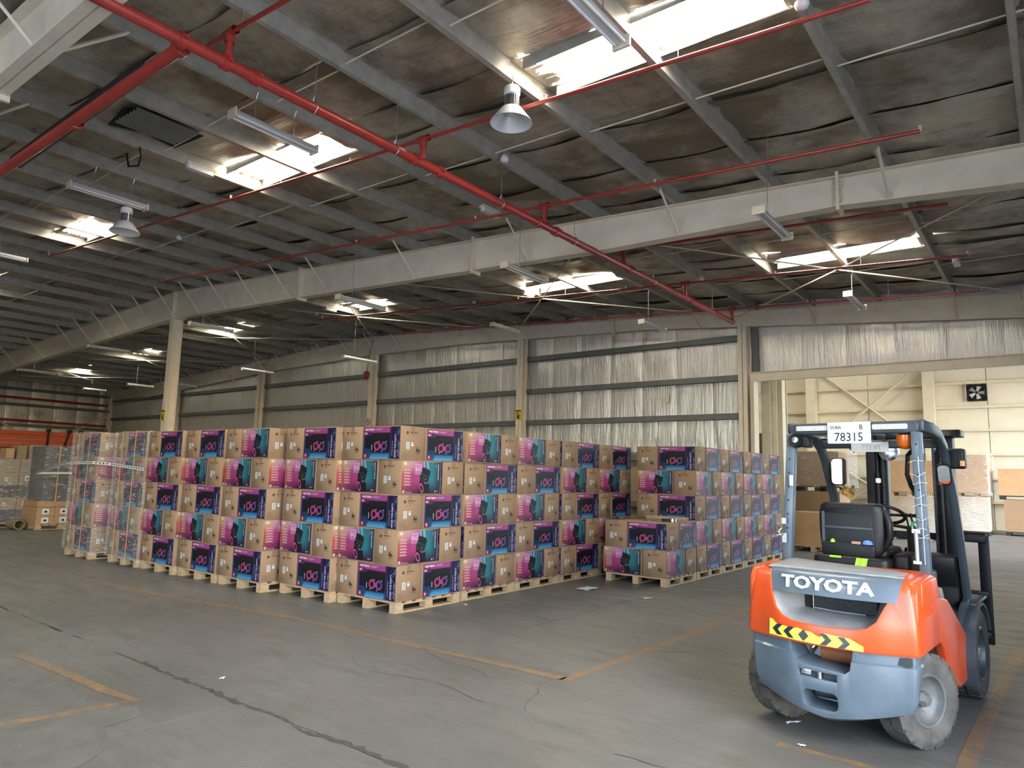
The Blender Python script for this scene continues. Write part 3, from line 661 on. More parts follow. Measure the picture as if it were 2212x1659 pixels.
for s in (-1, 1): MB().box(s*.36-.012, s*.36+.012, -.01, .02, -.36, .55).obj('mounting_rail', M_CREAM2, t)
# thermostat box on the foil
t = thing('wall_switch_box', 'small ivory box fixed on the foil between two girts', 'box', (-8.0, 16.93, 3.75)); MB().rbox(-.05, .05, -.04, .02, -.1, .1, .01, axis='y').obj('box_body', M_IVORY, t)

# ================================================================ CARTONS AND PALLETS
CA, CE, CH = .69, .395, .415      # carton: art side, end side, height
def lerp(a, b, t): return tuple(x+(y-x)*t for x, y in zip(a, b))
def sm(a, b, x): t = max(0, min(1, (x-a)/(b-a))); return t*t*(3-2*t)
def dimc(c):
    if callable(c): return lambda p: dimc(c(p))
    m = sum(c)/3; k = .74 if m < .5 else .9
    return tuple((m+(x-m)*.88)*k for x in c)
class Art:
    """flat print built as coloured shapes; u right, v up, in metres; placed on the plane y = -d"""
    def __init__(s, w, h): s.b = MB(); s.w = w; s.h = h; s.d = .0006
    def poly(s, P, c, up=.0005, rel=True):
        s.d += .00003; k = (s.w, s.h) if rel else (1, 1); c = dimc(c)
        s.b.add([(p[0]*k[0], -(s.d+up), p[1]*k[1]) for p in P], [tuple(range(len(P)))], 0, c)
    def grad(s, nx, ny, fn):
        s.b.grid(nx, ny, lambda u, v: (u*s.w, -s.d, v*s.h)); n = nx*ny
        for i in range(n): s.b.c[-1-i] = lambda p: dimc(fn(p[0]/s.w, p[2]/s.h))
    def disc(s, cx, cy_, r, c, up=.0005, sx=1, rot=0, n=22, r2=0):
        P = []; s.d += .00003; c = dimc(c)
        def ring(q): return [((cx*s.w)+q*s.h*(sx*math.cos(a)*math.cos(rot)-math.sin(a)*math.sin(rot)), -(s.d+up), cy_*s.h+q*s.h*(sx*math.cos(a)*math.sin(rot)+math.sin(a)*math.cos(rot))) for a in [2*PI*k/n for k in range(n)]]
        if r2:
            s.b.add(ring(r)+ring(r2), [(i, (i+1) % n, n+(i+1) % n, n+i) for i in range(n)], 0, c)
        else: s.b.add(ring(r), [tuple(range(n))], 0, c)
    def text(s, t, x, y, size, c, rot=0, bold=.0, up=.001, sx=1.0):
        vs, fs = text_geo(t, size*s.h, bold); s.d += .00003
        s.b.add([((x*s.w)+X*sx*math.cos(rot)-Y*math.sin(rot), -(s.d+up), y*s.h+X*sx*math.sin(rot)+Y*math.cos(rot)) for X, Y, _ in vs], fs, 0, c)
WH = (.75, .72, .74)
def art_stage():
    a = Art(.675, .40)
    def bgc(u, v):
        c = lerp((.012, .035, .12), (.10, .012, .10), sm(.35, 1, v)); c = lerp(c, (.015, .006, .04), sm(.72, .85, u))
        return lerp(c, (.005, .16, .42), .8*sm(.3, .0, v)*sm(.05, .3, u)*sm(.8, .65, u))
    a.grad(14, 10, bgc)
    a.poly([(.02, .99), (.02, .86), (.16, .84), (.24, .82), (.27, .82), (.72, .82), (.73, .99)], lambda p: lerp((.30, .02, .13), (.42, .05, .30), p[0]/.5))
    a.poly([(.05, .32), (.05, .72), (.24, .72), (.24, .50), (.20, .32)], (.006, .008, .02))
    a.poly([(.22, .20), (.20, .3), (.22, .76), (.26, .79), (.70, .79), (.73, .76), (.73, .26), (.70, .20)], (.008, .007, .010))
    a.poly([(.25, .62), (.25, .77), (.69, .77), (.69, .62)], (.013, .011, .016))
    a.poly([(.24, .26), (.235, .44), (.25, .44), (.252, .26)], (.55, .55, .65))
    a.disc(.385, .40, .145, lambda p: lerp((.50, .04, .10), (.40, .03, .24), (p[0]/.675-.25)*4), r2=.078, sx=.98)
    a.disc(.575, .40, .145, lambda p: lerp((.28, .04, .26), (.07, .06, .30), (p[0]/.675-.48)*5), r2=.078, sx=.98)
    a.poly([(.44, .46), (.52, .46), (.52, .33), (.44, .33)], (.42, .04, .26))
    for x, y in ((.44, .545), (.64, .54), (.34, .245), (.52, .24)): a.disc(x, y, .016, WH, n=8)
    a.poly([(.18, .0), (.24, .17), (.72, .17), (.70, .0)], (.01, .18, .42)); a.poly([(.19, .02), (.205, .06), (.70, .06), (.70, .02)], (.06, .42, .70)); a.poly([(.215, .085), (.22, .10), (.71, .10), (.71, .085)], (.10, .5, .78))
    a.poly([(.035, .04), (.035, .16), (.105, .16), (.105, .04)], (.62, .03, .02)); a.poly([(.06, .07), (.06, .13), (.075, .13), (.085, .07)], WH)
    a.poly([(.03, .76), (.03, .83), (.115, .83), (.115, .76)], (.60, .16, .25)); a.text('JBL', .045, .775, .05, WH, bold=.02)
    a.text('PARTYBOX', .045, .885, .085, WH, bold=.03); a.text('STAGE', .33, .885, .085, (.66, .5, .62)); a.text('320', .485, .91, .05, (.66, .5, .62))
    # right strip: tall rotated lettering over light strokes
    a.poly([(.775, .0), (.775, 1), (.99, 1), (.99, .0)], (.012, .010, .05)); r = random.Random(3)
    for k in range(9):
        x = .86+r.uniform(-.02, .08); y = r.uniform(0, .85); a.poly([(x, y), (x+.012, y), (x+r.uniform(.02, .10), y+.14), (x+r.uniform(.0, .02)+.06, y+.15)], r.choice([(.45, .02, .22), (.05, .25, .6), (.3, .04, .4), (.1, .4, .6)]))
    a.text('PARTYBOX STAGE 320', .81, .10, .045, (.35, .3, .6), rot=PI/2, bold=.02)
    a.text('MAKE THE PARTY', .895, .05, .10, (.40, .46, .60), rot=PI/2, bold=.03, sx=.9); a.text('portable speaker', .97, .08, .07, (.30, .38, .55), rot=PI/2)
    for P in ([(0, 0), (1, 0), (1, .012), (0, .012)], [(0, .988), (1, .988), (1, 1), (0, 1)], [(0, 0), (.009, 0), (.009, 1), (0, 1)], [(.991, 0), (1, 0), (1, 1), (.991, 1)]): a.poly(P, (.42, .22, .30), up=.0012)
    return a.b
def art_bass():
    a = Art(.675, .40)
    def bgc(u, v):
        c = lerp((.50, .09, .03), (.42, .03, .17), sm(.0, .22, u)); c = lerp(c, (.40, .05, .34), sm(.25, .48, u)*sm(.2, .8, v))
        c = lerp(c, (.015, .20, .26), sm(.52, .68, u)); c = lerp(c, (.008, .03, .07), sm(.78, .98, u))
        c = lerp(c, (.03, .012, .045), sm(.45, .02, v)*(.55+.45*sm(.1, .5, u))); c = lerp(c, (.70, .58, .30), .8*max(0, 1-math.hypot((u-.07)*1.4, v-.95)*2.6)); 
        return lerp(c, (.75, .45, .6), .6*max(0, 1-math.hypot((u-.30)*1.6, v-1.0)*2.4))
    a.grad(18, 12, bgc)
    a.poly([(.53, 1), (.56, .74), (.60, .76), (.57, 1)], (.20, .48, .58)); a.poly([(.60, 1), (.66, .6), (.71, .6), (.67, 1)], (.16, .42, .52)); a.poly([(.585, 1), (.62, .7), (.63, .7), (.60, 1)], (.01, .03, .05))
    a.poly([(.05, .88), (.05, .96), (.12, .96), (.12, .88)], (.70, .62, .45))
    for k in range(6):
        y = .70-.088*k; a.poly([(.065, y), (.065, y+.022), (.235, y+.022), (.235, y)], (.62, .34, .42)); a.poly([(.065, y+.030), (.065, y+.046), (.21, y+.046), (.21, y+.030)], (.66, .44, .46))
    a.text('POWER', .335, .845, .115, (.66, .38, .55), sx=.75, bold=.01); a.text('BASS', .335, .70, .185, (.72, .42, .58), sx=.72, bold=.02); a.text('BOOST', .335, .60, .115, (.62, .34, .5), sx=.72, bold=.01)
    P = rrect((-.26, .14, -.20, .22), .09, 4); rt = -.32
    for sc_, c in ((1.0, (.035, .05, .055)), (.90, (.010, .014, .018))): a.poly([((.62*.675+(x*math.cos(rt)-y*math.sin(rt))*.40*sc_)/.675+.0, .56+(x*math.sin(rt)+y*math.cos(rt))*sc_) for x, y in P], c)
    a.poly([(.44, .0), (.46, .52), (.50, .62), (.58, .30), (.70, .32), (.72, .0)], (.010, .008, .014), up=.0001)
    for k, (x, y) in enumerate(((.53, .60), (.59, .57), (.65, .54), (.55, .50), (.61, .47))): a.disc(x, y, .035, (.045, .06, .065), n=12)
    a.disc(.60, .44, .012, WH, n=6); a.disc(.505, .185, .155, lambda p: lerp((.45, .06, .42), (.68, .07, .22), p[2]/.12), sx=.52, rot=.35, r2=.10); a.disc(.505, .185, .09, (.05, .005, .02), sx=.45, rot=.35)
    a.text('PARTYBOX STAGE 320', .925, .93, .05, WH, rot=-PI/2, bold=.02); a.disc(.875, .86, .06, (.5, .12, .12), sx=.6, n=14); a.disc(.875, .86, .04, (.04, .2, .25), sx=.6, n=14)
    a.poly([(.035, .035), (.035, .11), (.085, .11), (.085, .035)], WH); a.poly([(.05, .05), (.05, .09), (.07, .09), (.07, .05)], (.02, .02, .02))
    for x in (.12, .17, .225): a.poly([(x, .045), (x, .06), (x+.03, .06), (x+.03, .045)], WH)
    a.disc(.865, .08, .028, WH, sx=.7, n=10); a.text('18h', .895, .075, .04, WH)
    for P in ([(0, 0), (1, 0), (1, .012), (0, .012)], [(0, .988), (1, .988), (1, 1), (0, 1)], [(0, 0), (.009, 0), (.009, 1), (0, 1)], [(.991, 0), (1, 0), (1, 1), (.991, 1)]): a.poly(P, (.50, .33, .30), up=.0012)
    return a.b
def art_end():
    a = Art(CE, CH); K = (.035, .022, .015); TP = (.34, .21, .12)
    a.poly([(.42, .86), (.42, 1), (.58, 1), (.58, .86)], TP); a.poly([(.42, 0), (.42, .13), (.58, .13), (.58, 0)], TP)
    a.poly([(.235, .765), (.235, .84), (.315, .84), (.315, .765)], K); a.poly([(.26, .79), (.26, .815), (.29, .815), (.29, .79)], (.35, .24, .15))
    a.text('PARTYBOX', .40, .80, .058, K, bold=.025); a.text('STAGE 320', .41, .745, .040, (.10, .065, .04))
    a.poly([(.24, .32), (.24, .53), (.38, .53), (.38, .32)], (.66, .70, .72)); a.poly([(.45, .41), (.45, .53), (.54, .53), (.54, .41)], (.66, .68, .68))
    for k in range(4): a.poly([(.265, .34+.047*k), (.265, .36+.047*k), (.355, .36+.047*k), (.355, .34+.047*k)], (.12, .16, .2))
    a.poly([(.48, .485), (.48, .51), (.51, .51), (.51, .485)], K)
    for P in ([(.64, .19), (.86, .19), (.86, .195), (.64, .195)], [(.64, .40), (.86, .40), (.86, .405), (.64, .405)], [(.64, .19), (.645, .19), (.645, .405), (.64, .405)], [(.855, .19), (.86, .19), (.86, .405), (.855, .405)]): a.poly(P, (.16, .10, .06))
    a.disc(.70, .36, .022, K, n=10); a.poly([(.67, .26), (.67, .335), (.73, .335), (.74, .29), (.82, .30), (.83, .26)], K); a.poly([(.76, .30), (.76, .34), (.79, .36), (.80, .30)], K); a.poly([(.68, .215), (.68, .23), (.80, .23), (.80, .215)], K)
    for k in range(6): a.poly([(.07, .06+.03*k), (.07, .067+.03*k), (.07+.25*(1-.12*(k % 3)), .067+.03*k), (.07+.25*(1-.12*(k % 3)), .06+.03*k)], (.20, .13, .08))
    return a.b
ME_STAGE = art_stage().mesh('stage_print', M_PRINT); ME_BASS = art_bass().mesh('bass_print', M_PRINT); ME_END = art_end().mesh('end_print', M_PRINT)
ob = MB().box(-CA/2, CA/2, -CE/2, CE/2, 0, CH).obj('carton_body', M_KRAFT); bevel(ob, .005, 1); ME_BODY = ob.data; bpy.data.objects.remove(ob)
ME_FLAP = MB().box(-CA/2+.004, CA/2-.004, -.035, .035, CH, CH+.0015).mesh('tape_strip', M_TAPE)
def carton(x, y, z, rz, label, group, full=True):
    t = thing('speaker_carton', label, 'carton', (x, y, z), rz, group)
    link(bpy.data.objects.new('carton_body', ME_BODY), t)
    o = link(bpy.data.objects.new('front_print', ME_STAGE), t); o.location = (-.3375, -CE/2, .0075)
    o = link(bpy.data.objects.new('back_print', ME_BASS), t); o.location = (.3375, CE/2, .0075); o.rotation_euler = (0, 0, PI)
    o = link(bpy.data.objects.new('end_print', ME_END), t); o.location = (CA/2, -CE/2, 0); o.rotation_euler = (0, 0, PI/2)
    o = link(bpy.data.objects.new('end_print', ME_END), t); o.location = (-CA/2, CE/2, 0); o.rotation_euler = (0, 0, -PI/2)
    if full: link(bpy.data.objects.new('tape_strip', ME_FLAP), t)
    return t
SX, SY, PH = 1.10, 1.12, .13
LAY = ['bottom row', 'second row', 'third row', 'fourth row', 'top row']
LAY2 = ['lower row', 'upper row']
def stack(x1, y0, layers, base, where, group, flip=(), first=0, nmax=5, back=True, names=None, j=1.0):
    """pinwheel stack; x1 = right edge, y0 = front edge; layers: types from bottom"""
    x0 = x1-SX; g = SX-CA
    for k, ty in enumerate(layers):
        z = PH+CH*k+.001*k; L = (names or LAY)[k+first]
        dx, dy = R.uniform(-.012, .012)*j, R.uniform(-.010, .010)*j
        fl = PI if k in flip else 0
        if ty == 'A':
            B = [((x0+CE/2, y0+CA/2), -PI/2, 'end towards the aisle in front, left half'), ((x1-CA/2, y0+CE/2), 0+fl, 'picture side facing front, right half'), ((x1-CE/2, y0+SY-CA/2), PI/2, 'picture side facing right, rear half'), ((x0+CA/2, y0+SY-CE/2), PI, 'hidden rear left corner')]
        else:
            B = [((x0+CA/2, y0+CE/2), PI+fl, 'picture side facing front, left half'), ((x1-CE/2, y0+CA/2), -PI/2, 'picture side facing right, front corner'), ((x1-CA/2, y0+SY-CE/2), 0, 'plain end facing right, rear corner'), ((x0+CE/2, y0+SY-CA/2), PI/2, 'hidden rear left')]
        lab = {('A', 0): 'front left plain-end carton', ('A', 1): 'front right speaker-picture carton', ('A', 2): 'rear right speaker-picture carton', ('B', 0): 'front left BASS carton', ('B', 1): 'front right plain-end carton', ('B', 2): 'rear right plain-end carton', ('A', 3): 'rear left carton', ('B', 3): 'rear left carton'}
        for i, (c, rz, _) in enumerate(B):
            if i == 3 and not back: continue
            if base == 'col' and i == 0: continue
            l = f"{lab.get((ty, i), 'hidden rear')}, {L}, {where}"
            if fl and i == (1 if ty == 'A' else 0): l = l.replace('speaker-picture', 'BASS')
            carton(c[0]+dx+R.uniform(-.004, .004)*j, c[1]+dy+R.uniform(-.004, .004)*j, z, rz+R.uniform(-.006, .006)*j, l, group)
# pallet
def pallet_meshes():
    d = {}
    d['deck_board'] = MB().box(-.53, .53, -.05, .05, 0, .020).mesh('deck_board', M_PINE)
    d['stringer_board'] = MB().box(-.05, .05, -.56, .56, 0, .018).mesh('stringer_board', M_PINE)
    d['block'] = MB().box(-.05, .05, -.065, .065, 0, .074).mesh('block', M_PINE)
    d['bottom_board'] = MB().box(-.05, .05, -.56, .56, 0, .018).mesh('bottom_board', M_PINE)
    d['cross_board'] = MB().box(-.53, .53, -.05, .05, 0, .018).mesh('cross_board', M_PINE)
    return d
PM = pallet_meshes()
def pallet(x, y, z, label, rz=0, group='wooden pallets under the cartons'):
    t = thing('wooden_pallet', label, 'pallet', (x, y, z), rz, group)
    def p(n, X, Y, Z, r=0): o = link(bpy.data.objects.new(n, PM[n]), t); o.location = (X, Y, Z); o.rotation_euler = (0, 0, r)
    for X in (-.48, 0, .48): p('bottom_board', X, 0, 0)
    for X in (-.48, 0, .48):
        for Y in (-.495, 0, .495): p('block', X, Y, .018)
        p('stringer_board', X, 0, .092)
    for k in range(7): p('deck_board', 0, -.51+.17*k, .110)
    return t
AB = ['A', 'B', 'A', 'B', 'A']; BA = ['B', 'A', 'B', 'A', 'B']
row = [(-6.20, 5.80, 'corner pallet', 'corner pallet'), (-7.30, 5.70, 'second front pallet', 'second pallet of the front row, left of the corner one'),
       (-8.50, 5.50, 'third front pallet', 'third pallet of the front row'), (-9.63, 5.48, 'fourth front pallet', 'fourth pallet of the front row'), (-10.76, 5.43, 'fifth front pallet', 'fifth pallet of the front row')]
for i, (x1, y0, w, pl_) in enumerate(row):
    stack(x1, y0, AB, 'row', w, 'speaker cartons stacked on the front row of pallets', flip=(4,) if i == 2 else (), back=(i == 0))
    pallet(x1-SX/2+.02, y0+.56+.01, 0, f'pale wooden pallet, the {pl_}')
wr = [(-11.89, 5.40, 'right film-wrapped stack', 'right wrapped stack'), (-13.42, 5.28, 'leftmost film-wrapped stack', 'leftmost wrapped stack')]
for x1, y0, w, pl_ in wr:
    stack(x1, y0, AB, 'row', w, 'speaker cartons in stretch film', back=False)
    pallet(x1-SX/2+.02, y0+.56, 0, f'wooden pallet under the {pl_} at the left')
qs = [(6.95+.02, BA, 'first stack behind the corner pallet'), (8.11, BA, 'second stack behind the corner pallet'), (9.25, AB, 'third stack behind the corner pallet'), (10.40, AB, 'fourth stack behind the corner pallet')]
for y0, tp, w in qs:
    stack(-6.20+R.uniform(-.03, .03), y0, tp, 'col', w, 'speaker cartons stacked along the right side of the block', back=False)
    pallet(-6.75, y0+.57, 0, 'wooden pallet under the '+w)
# second group at right
stack(-4.79, 10.08, ['B', 'A'], 'g', 'low stack in the middle', 'speaker cartons of the low stack', names=LAY2)
pallet(-5.33, 10.64, 0, 'wooden pallet under the low two-layer stack')
gy = [(11.23, 'high stack right behind the low one'), (12.37, 'second high stack behind the low one'), (13.51, 'third high stack behind the low one'), (14.65, 'farthest high stack near the cream column')]
for i, (y0, w) in enumerate(gy):
    stack(-4.80, y0, AB, 'g' if i == 0 else 'col', w, 'speaker cartons of the rear right block', back=(i == 0))
    pallet(-5.33, y0+.56, 0, 'wooden pallet under the '+w)
# black tape gun and wood slat lying on the low stack
zt2 = PH+2*CH+.004
t = thing('tape_dispenser', 'small black tape dispenser lying on the low carton stack', 'tool', (-4.95, 10.5, zt2), .4)
MB().rbox(-.12, .02, -.03, .03, 0, .05, .015).obj('handle', M_BLACK, t); MB().lathe([(.03, 0), (.055, 0), (.055, .05), (.03, .05), (.03, 0)], 20, mat=Matrix.Translation((.06, 0, 0))).obj('tape_roll', M_CHROME, t)
t = thing('wood_slat', 'thin pale wood slat lying on the low carton stack', 'board', (-5.25, 11.12, zt2), 0); MB().box(-.4, .35, -.04, .04, 0, .05).obj('slat_board', M_PINE, t)
# stretch film and straps on the two wrapped stacks
def film(name, x0, x1, y0, y1, z0, z1, label, m=M_FILM, sides=('f', 'l'), group=None):
    t = thing(name, label, 'stretch film', (x0, y0, 0), 0, group)
    b = MB(); w = x1-x0; d = y1-y0; per = 2*(w+d); n = 64; nz = 26
    def fn(u, v):
        q = u*per; r = .03
        if q < w: x, y = q, 0
        elif q < w+d: x, y = w, q-w
        elif q < 2*w+d: x, y = w-(q-w-d), d
        else: x, y = 0, d-(q-2*w-d)
        o = .012+.012*noise.noise(Vector((q*5, v*14+q*2, z1)))
        x += o*(1 if x > w/2 else -1); y += o*(1 if y > d/2 else -1); z = z0+(z1-z0)*v
        if v == 0: z -= .03+.05*noise.noise(Vector((q*4, 1, 2)))
        return (x, y, z)
    b.grid(n, nz, fn); b.obj('film_sheet', m, t, 60); return t
for i, (x1, y0, w, pl_) in enumerate(wr):
    f = film('stretch_film', x1-SX-.02, x1+.02, y0-.02, y0+SY+.02, .12, PH+5*CH+.02, f'wrinkled clear stretch film around the {pl_}', group='film wrapped around the left stacks')
    for q, u in enumerate((.28, .72)):
        t = thing('strap', f"{'left' if q == 0 else 'right'} vertical orange strap on the {pl_}", 'strap', (x1-SX*(1-u), y0-.05, 0), 0, 'orange straps on the wrapped stacks')
        zt_ = PH+5*CH+.02
        MB().box(-.008, .008, 0, .003, .06, zt_).box(-.008, .008, 0, SY+.08, zt_, zt_+.003).obj('strap_band', M_YSTRAP, t)
# black and white barrier tape round the left stacks
M_TAPEBW = M_PRINT
t = thing('barrier_tape', 'white and black dashed tape stretched across the wrapped stacks at the left', 'tape', (0, 0, 0))
b = MB(); P = [(-11.74, 5.32, 1.59), (-12.96, 5.30, 1.66), (-13.36, 5.18, 1.68), (-14.56, 5.18, 1.66), (-19.9, 6.44, 1.40), (-19.88, 7.7, 1.42)]
for a, c in zip(P, P[1:]):
    a, c = Vector(a), Vector(c); L = (c-a).length; n = max(2, int(L/.045))
    for k in range(n):
        p, q = a.lerp(c, k/n), a.lerp(c, (k+1)/n)
        b.add([(p.x, p.y, p.z-.025), (q.x, q.y, q.z-.025), (q.x, q.y, q.z+.025), (p.x, p.y, p.z+.025)], [(0,1,2,3)], 0, (.7, .7, .68))
        if k % 2: 
            e = Vector((c-a)).cross(Vector((0, 0, 1))).normalized()*-.003; e = -e if e.y > 0 and abs(e.y) > abs(e.x) else e
            p2, q2 = p+e, q+e; b.add([(p2.x, p2.y, p.z-.008), (q2.x, q2.y, q.z-.008), (q2.x, q2.y, q.z+.012), (p2.x, p2.y, p.z+.012)], [(0,1,2,3)], 0, (.02, .02, .02))
b.obj('tape_band', M_PRINT, t)
# generic carton
M_DPRINT = bpy.data.materials.new('dark_bubble_print'); M_DPRINT.use_nodes = True
_t = M_DPRINT.node_tree; _c = _t.nodes.new('ShaderNodeTexCoord'); _v = _t.nodes.new('ShaderNodeTexNoise'); _v.inputs['Scale'].default_value = 2.2; _v.inputs['Detail'].default_value = 1
_r = _t.nodes.new('ShaderNodeValToRGB'); e = _r.color_ramp.elements; e[0].position = .30; e[0].color = (.004, .006, .02, 1); e[1].position = .72; e[1].color = (.17, .03, .06, 1)
for p_, c_ in ((.42, (.01, .03, .10, 1)), (.5, (.015, .012, .018, 1)), (.58, (.09, .03, .04, 1)), (.65, (.02, .07, .06, 1))): q = e.new(p_); q.color = c_
_t.links.new(_c.outputs['Object'], _v.inputs['Vector']); _t.links.new(_v.outputs[0], _r.inputs[0]); _t.links.new(_r.outputs[0], _t.nodes['Principled BSDF'].inputs['Base Color']); _t.nodes['Principled BSDF'].inputs['Roughness'].default_value = .35
def box_thing(name, x0, x1, y0, y1, z0, z1, m, label, group=None, stickers=(), face='x'):
    t = thing(name, label, 'carton', ((x0+x1)/2, (y0+y1)/2, z0), 0, group); w, d, h = x1-x0, y1-y0, z1-z0
    o = MB().box(-w/2, w/2, -d/2, d/2, 0, h).obj('carton_body', m, t)
    MB().box(-w/2+.01, w/2-.01, -.03, .03, h, h+.001).obj('tape_strip', M_TAPE, t)
    for (u, v, sw, sh) in stickers:
        if face == 'x': b = MB().box(w/2, w/2+.002, -d/2+u*d-sw/2, -d/2+u*d+sw/2, v*h-sh/2, v*h+sh/2); k_ = MB().box(w/2+.002, w/2+.003, -d/2+u*d-sw*.2, -d/2+u*d+sw*.25, v*h-sh*.25, v*h+sh*.15)
        else: b = MB().box(-w/2+u*w-sw/2, -w/2+u*w+sw/2, -d/2-.002, -d/2, v*h-sh/2, v*h+sh/2); k_ = MB().box(-w/2+u*w-sw*.2, -w/2+u*w+sw*.2, -d/2-.003, -d/2-.002, v*h-sh*.2, v*h+sh*.2)
        b.obj('label_sticker', M_PLATE, t); k_.obj('sticker_print', M_INK, t)
    return t
# far-left stacks
M_KDIM = mat('aged_cardboard', (.30, .22, .13), .8, 0, .2, 4)
xf = -21.0; g = 'wrapped stack at the left edge of the view'
pallet(xf-.62, 5.45, 0, 'wooden pallet under the wrapped stack at the left edge', 0, 'old pallets at the far left'); pallet(xf-.62, 6.59, 0, 'wooden pallet half hidden behind the cardboard tube end', 0, 'old pallets at the far left')
hs = [.13, .46, .77, 1.07, 1.40, 1.73]; ro = ['lowest', 'second', 'third', 'fourth', 'fifth']
for k in range(5):
    dark = k in (0, 2)
    for q, (a, c) in enumerate(((5.0, 5.72), (5.74, 6.42), (6.44, 7.0))):
        box_thing('printed_carton' if dark else 'plain_carton', xf-1.0, xf, a, c, hs[k], hs[k+1]-.006, M_DPRINT if dark else M_KDIM, f"{'dark bubble-printed' if dark else 'plain brown'} carton, {ro[k]} row, {['left edge', 'middle', 'right'][q]} of the left-edge wrapped stack", g, () if dark else ((.3, .55, .09, .13), (.62, .45, .07, .08)) if k in (1, 3) else ())
film('stretch_film', xf-1.02, xf+.01, 4.98, 7.02, .14, 1.74, 'glossy clear film around the broad stack at the left edge', M_FILM2, group='film wrapped around the left stacks')
for q, (a, c, h, m) in enumerate(((6.1, 6.28, .26, M_KRAFT2), (6.34, 6.55, .33, M_KDIM), (6.6, 6.95, .36, M_KDIM))): box_thing('loose_carton', xf-.5, xf-.05, a, c, 1.745, 1.745+h, m, f"small loose carton standing on the left-edge stack, {['leftmost', 'middle', 'rightmost'][q]}", 'loose cartons on top of the left-edge stack')
for q, yy in enumerate((5.66, 5.86)):
    t = thing('folding_trestle', f"black folded trestle on the left-edge stack, {'left' if q == 0 else 'right'} one", 'trestle', (xf-.3, yy, 1.745), 0, 'black trestles')
    for s in (-1, 1): MB().tube([(0, s*.07, 0), (0, s*.02, .42)], .022, 6).obj('leg', M_BLACK, t)
    MB().box(-.05, .05, -.06, .06, .40, .46).obj('top_bar', M_BLACK, t)
t = thing('pipe_end', 'grey cardboard tube lying in front of the left-edge pallet', 'tube', (xf+.36, 6.35, .12)); MB().lathe([(.10, -.3), (.12, -.3), (.12, .3), (.10, .3), (.10, -.3)], 24, axis='x').obj('tube_wall', M_KDIM, t, 50)
# labelled pallet with dark wrapped stack on it
pallet(-20.55, 7.15, 0, 'wooden pallet under the white-labelled brown cartons at left', 0, 'old pallets at the far left')
for q in range(3):
    for r_ in range(2):
        box_thing('labelled_carton', -21.05, -20.0, 6.58+q*.40, 6.97+q*.40, .132+r_*.215, .132+r_*.215+.21, M_KRAFT2, f"brown carton with white picture label, {'lower' if r_ == 0 else 'upper'} row, {['left', 'middle', 'right'][q]} on the pallet beside the wrapped stacks", 'white-labelled cartons at far left', ((.5, .5, .15, .13),))
    
box_thing('cover_carton', -21.05, -20.0, 6.58, 7.78, .565, .70, M_KRAFT2, 'flat brown carton tray on top of the white-labelled cartons at left')
for k in range(5):
    for q in range(2):
        box_thing('dark_printed_carton', -21.0, -20.02, 6.66+q*.55, 7.20+q*.55, .705+k*.275, .705+k*.275+.27, M_DPRINT, f"dark glossy printed carton, {ro[k]} row up, {['left', 'right'][q]} of the narrow strapped stack at left", 'dark printed cartons of the narrow strapped stack')
film('stretch_film', -20.98, -20.0, 6.64, 7.77, .72, 2.09, 'glossy clear film around the dark narrow stack at left', M_FILM2, group='film wrapped around the left stacks')
t = thing('strap', 'vertical orange strap on the dark narrow stack at left', 'strap', (-19.97, 6.95, 0), 0, 'orange straps on the wrapped stacks'); MB().box(0, .003, -.009, .009, .7, 2.1).obj('strap_band', M_YSTRAP, t)
# orange racking behind
t = thing('pallet_rack', 'orange pallet rack beams with dark uprights behind the left stacks', 'rack', (-30, 10, 0))
for y in (-5.5, -2.2, 2.6):
    for x in (-1.0, 0): MB().box(x-.05, x+.05, y-.05, y+.05, 0, 2.95).obj('upright', M_TDARK, t)
    MB().tube([(-1, y, .5), (0, y, 1.4), (-1, y, 2.3)], .02, 4).obj('frame_brace', M_TDARK, t)
for z in (2.2, 2.36, 2.52, 2.68): MB().box(.05, .12, -5.5, 2.6, z, z+.14).obj('beam', M_ORACK, t)
for z in (2.2, 2.68): MB().box(-1.12, -1.05, -5.5, 2.6, z, z+.14).obj('beam', M_ORACK, t)
for q, y in enumerate((9.9, 10.6, 11.0, 11.9)):
    t = thing('clamp_hook', f"black clamp hooked over the orange rack beams, {['leftmost', 'second', 'third', 'rightmost'][q]}", 'clamp', (-29.8, y, 2.0), 0, 'black clamps on the rack')
    MB().tube([(.0, 0, -.1), (.02, -.1*(q % 2), .4), (.02, 0, .83), (-.12, 0, .86), (-.12, 0, .8)], .035, 6).obj('hook_bar', M_BLACK, t)
    MB().box(-.05, .07, -.07, .07, .82, .92).obj('head', M_BLACK, t)
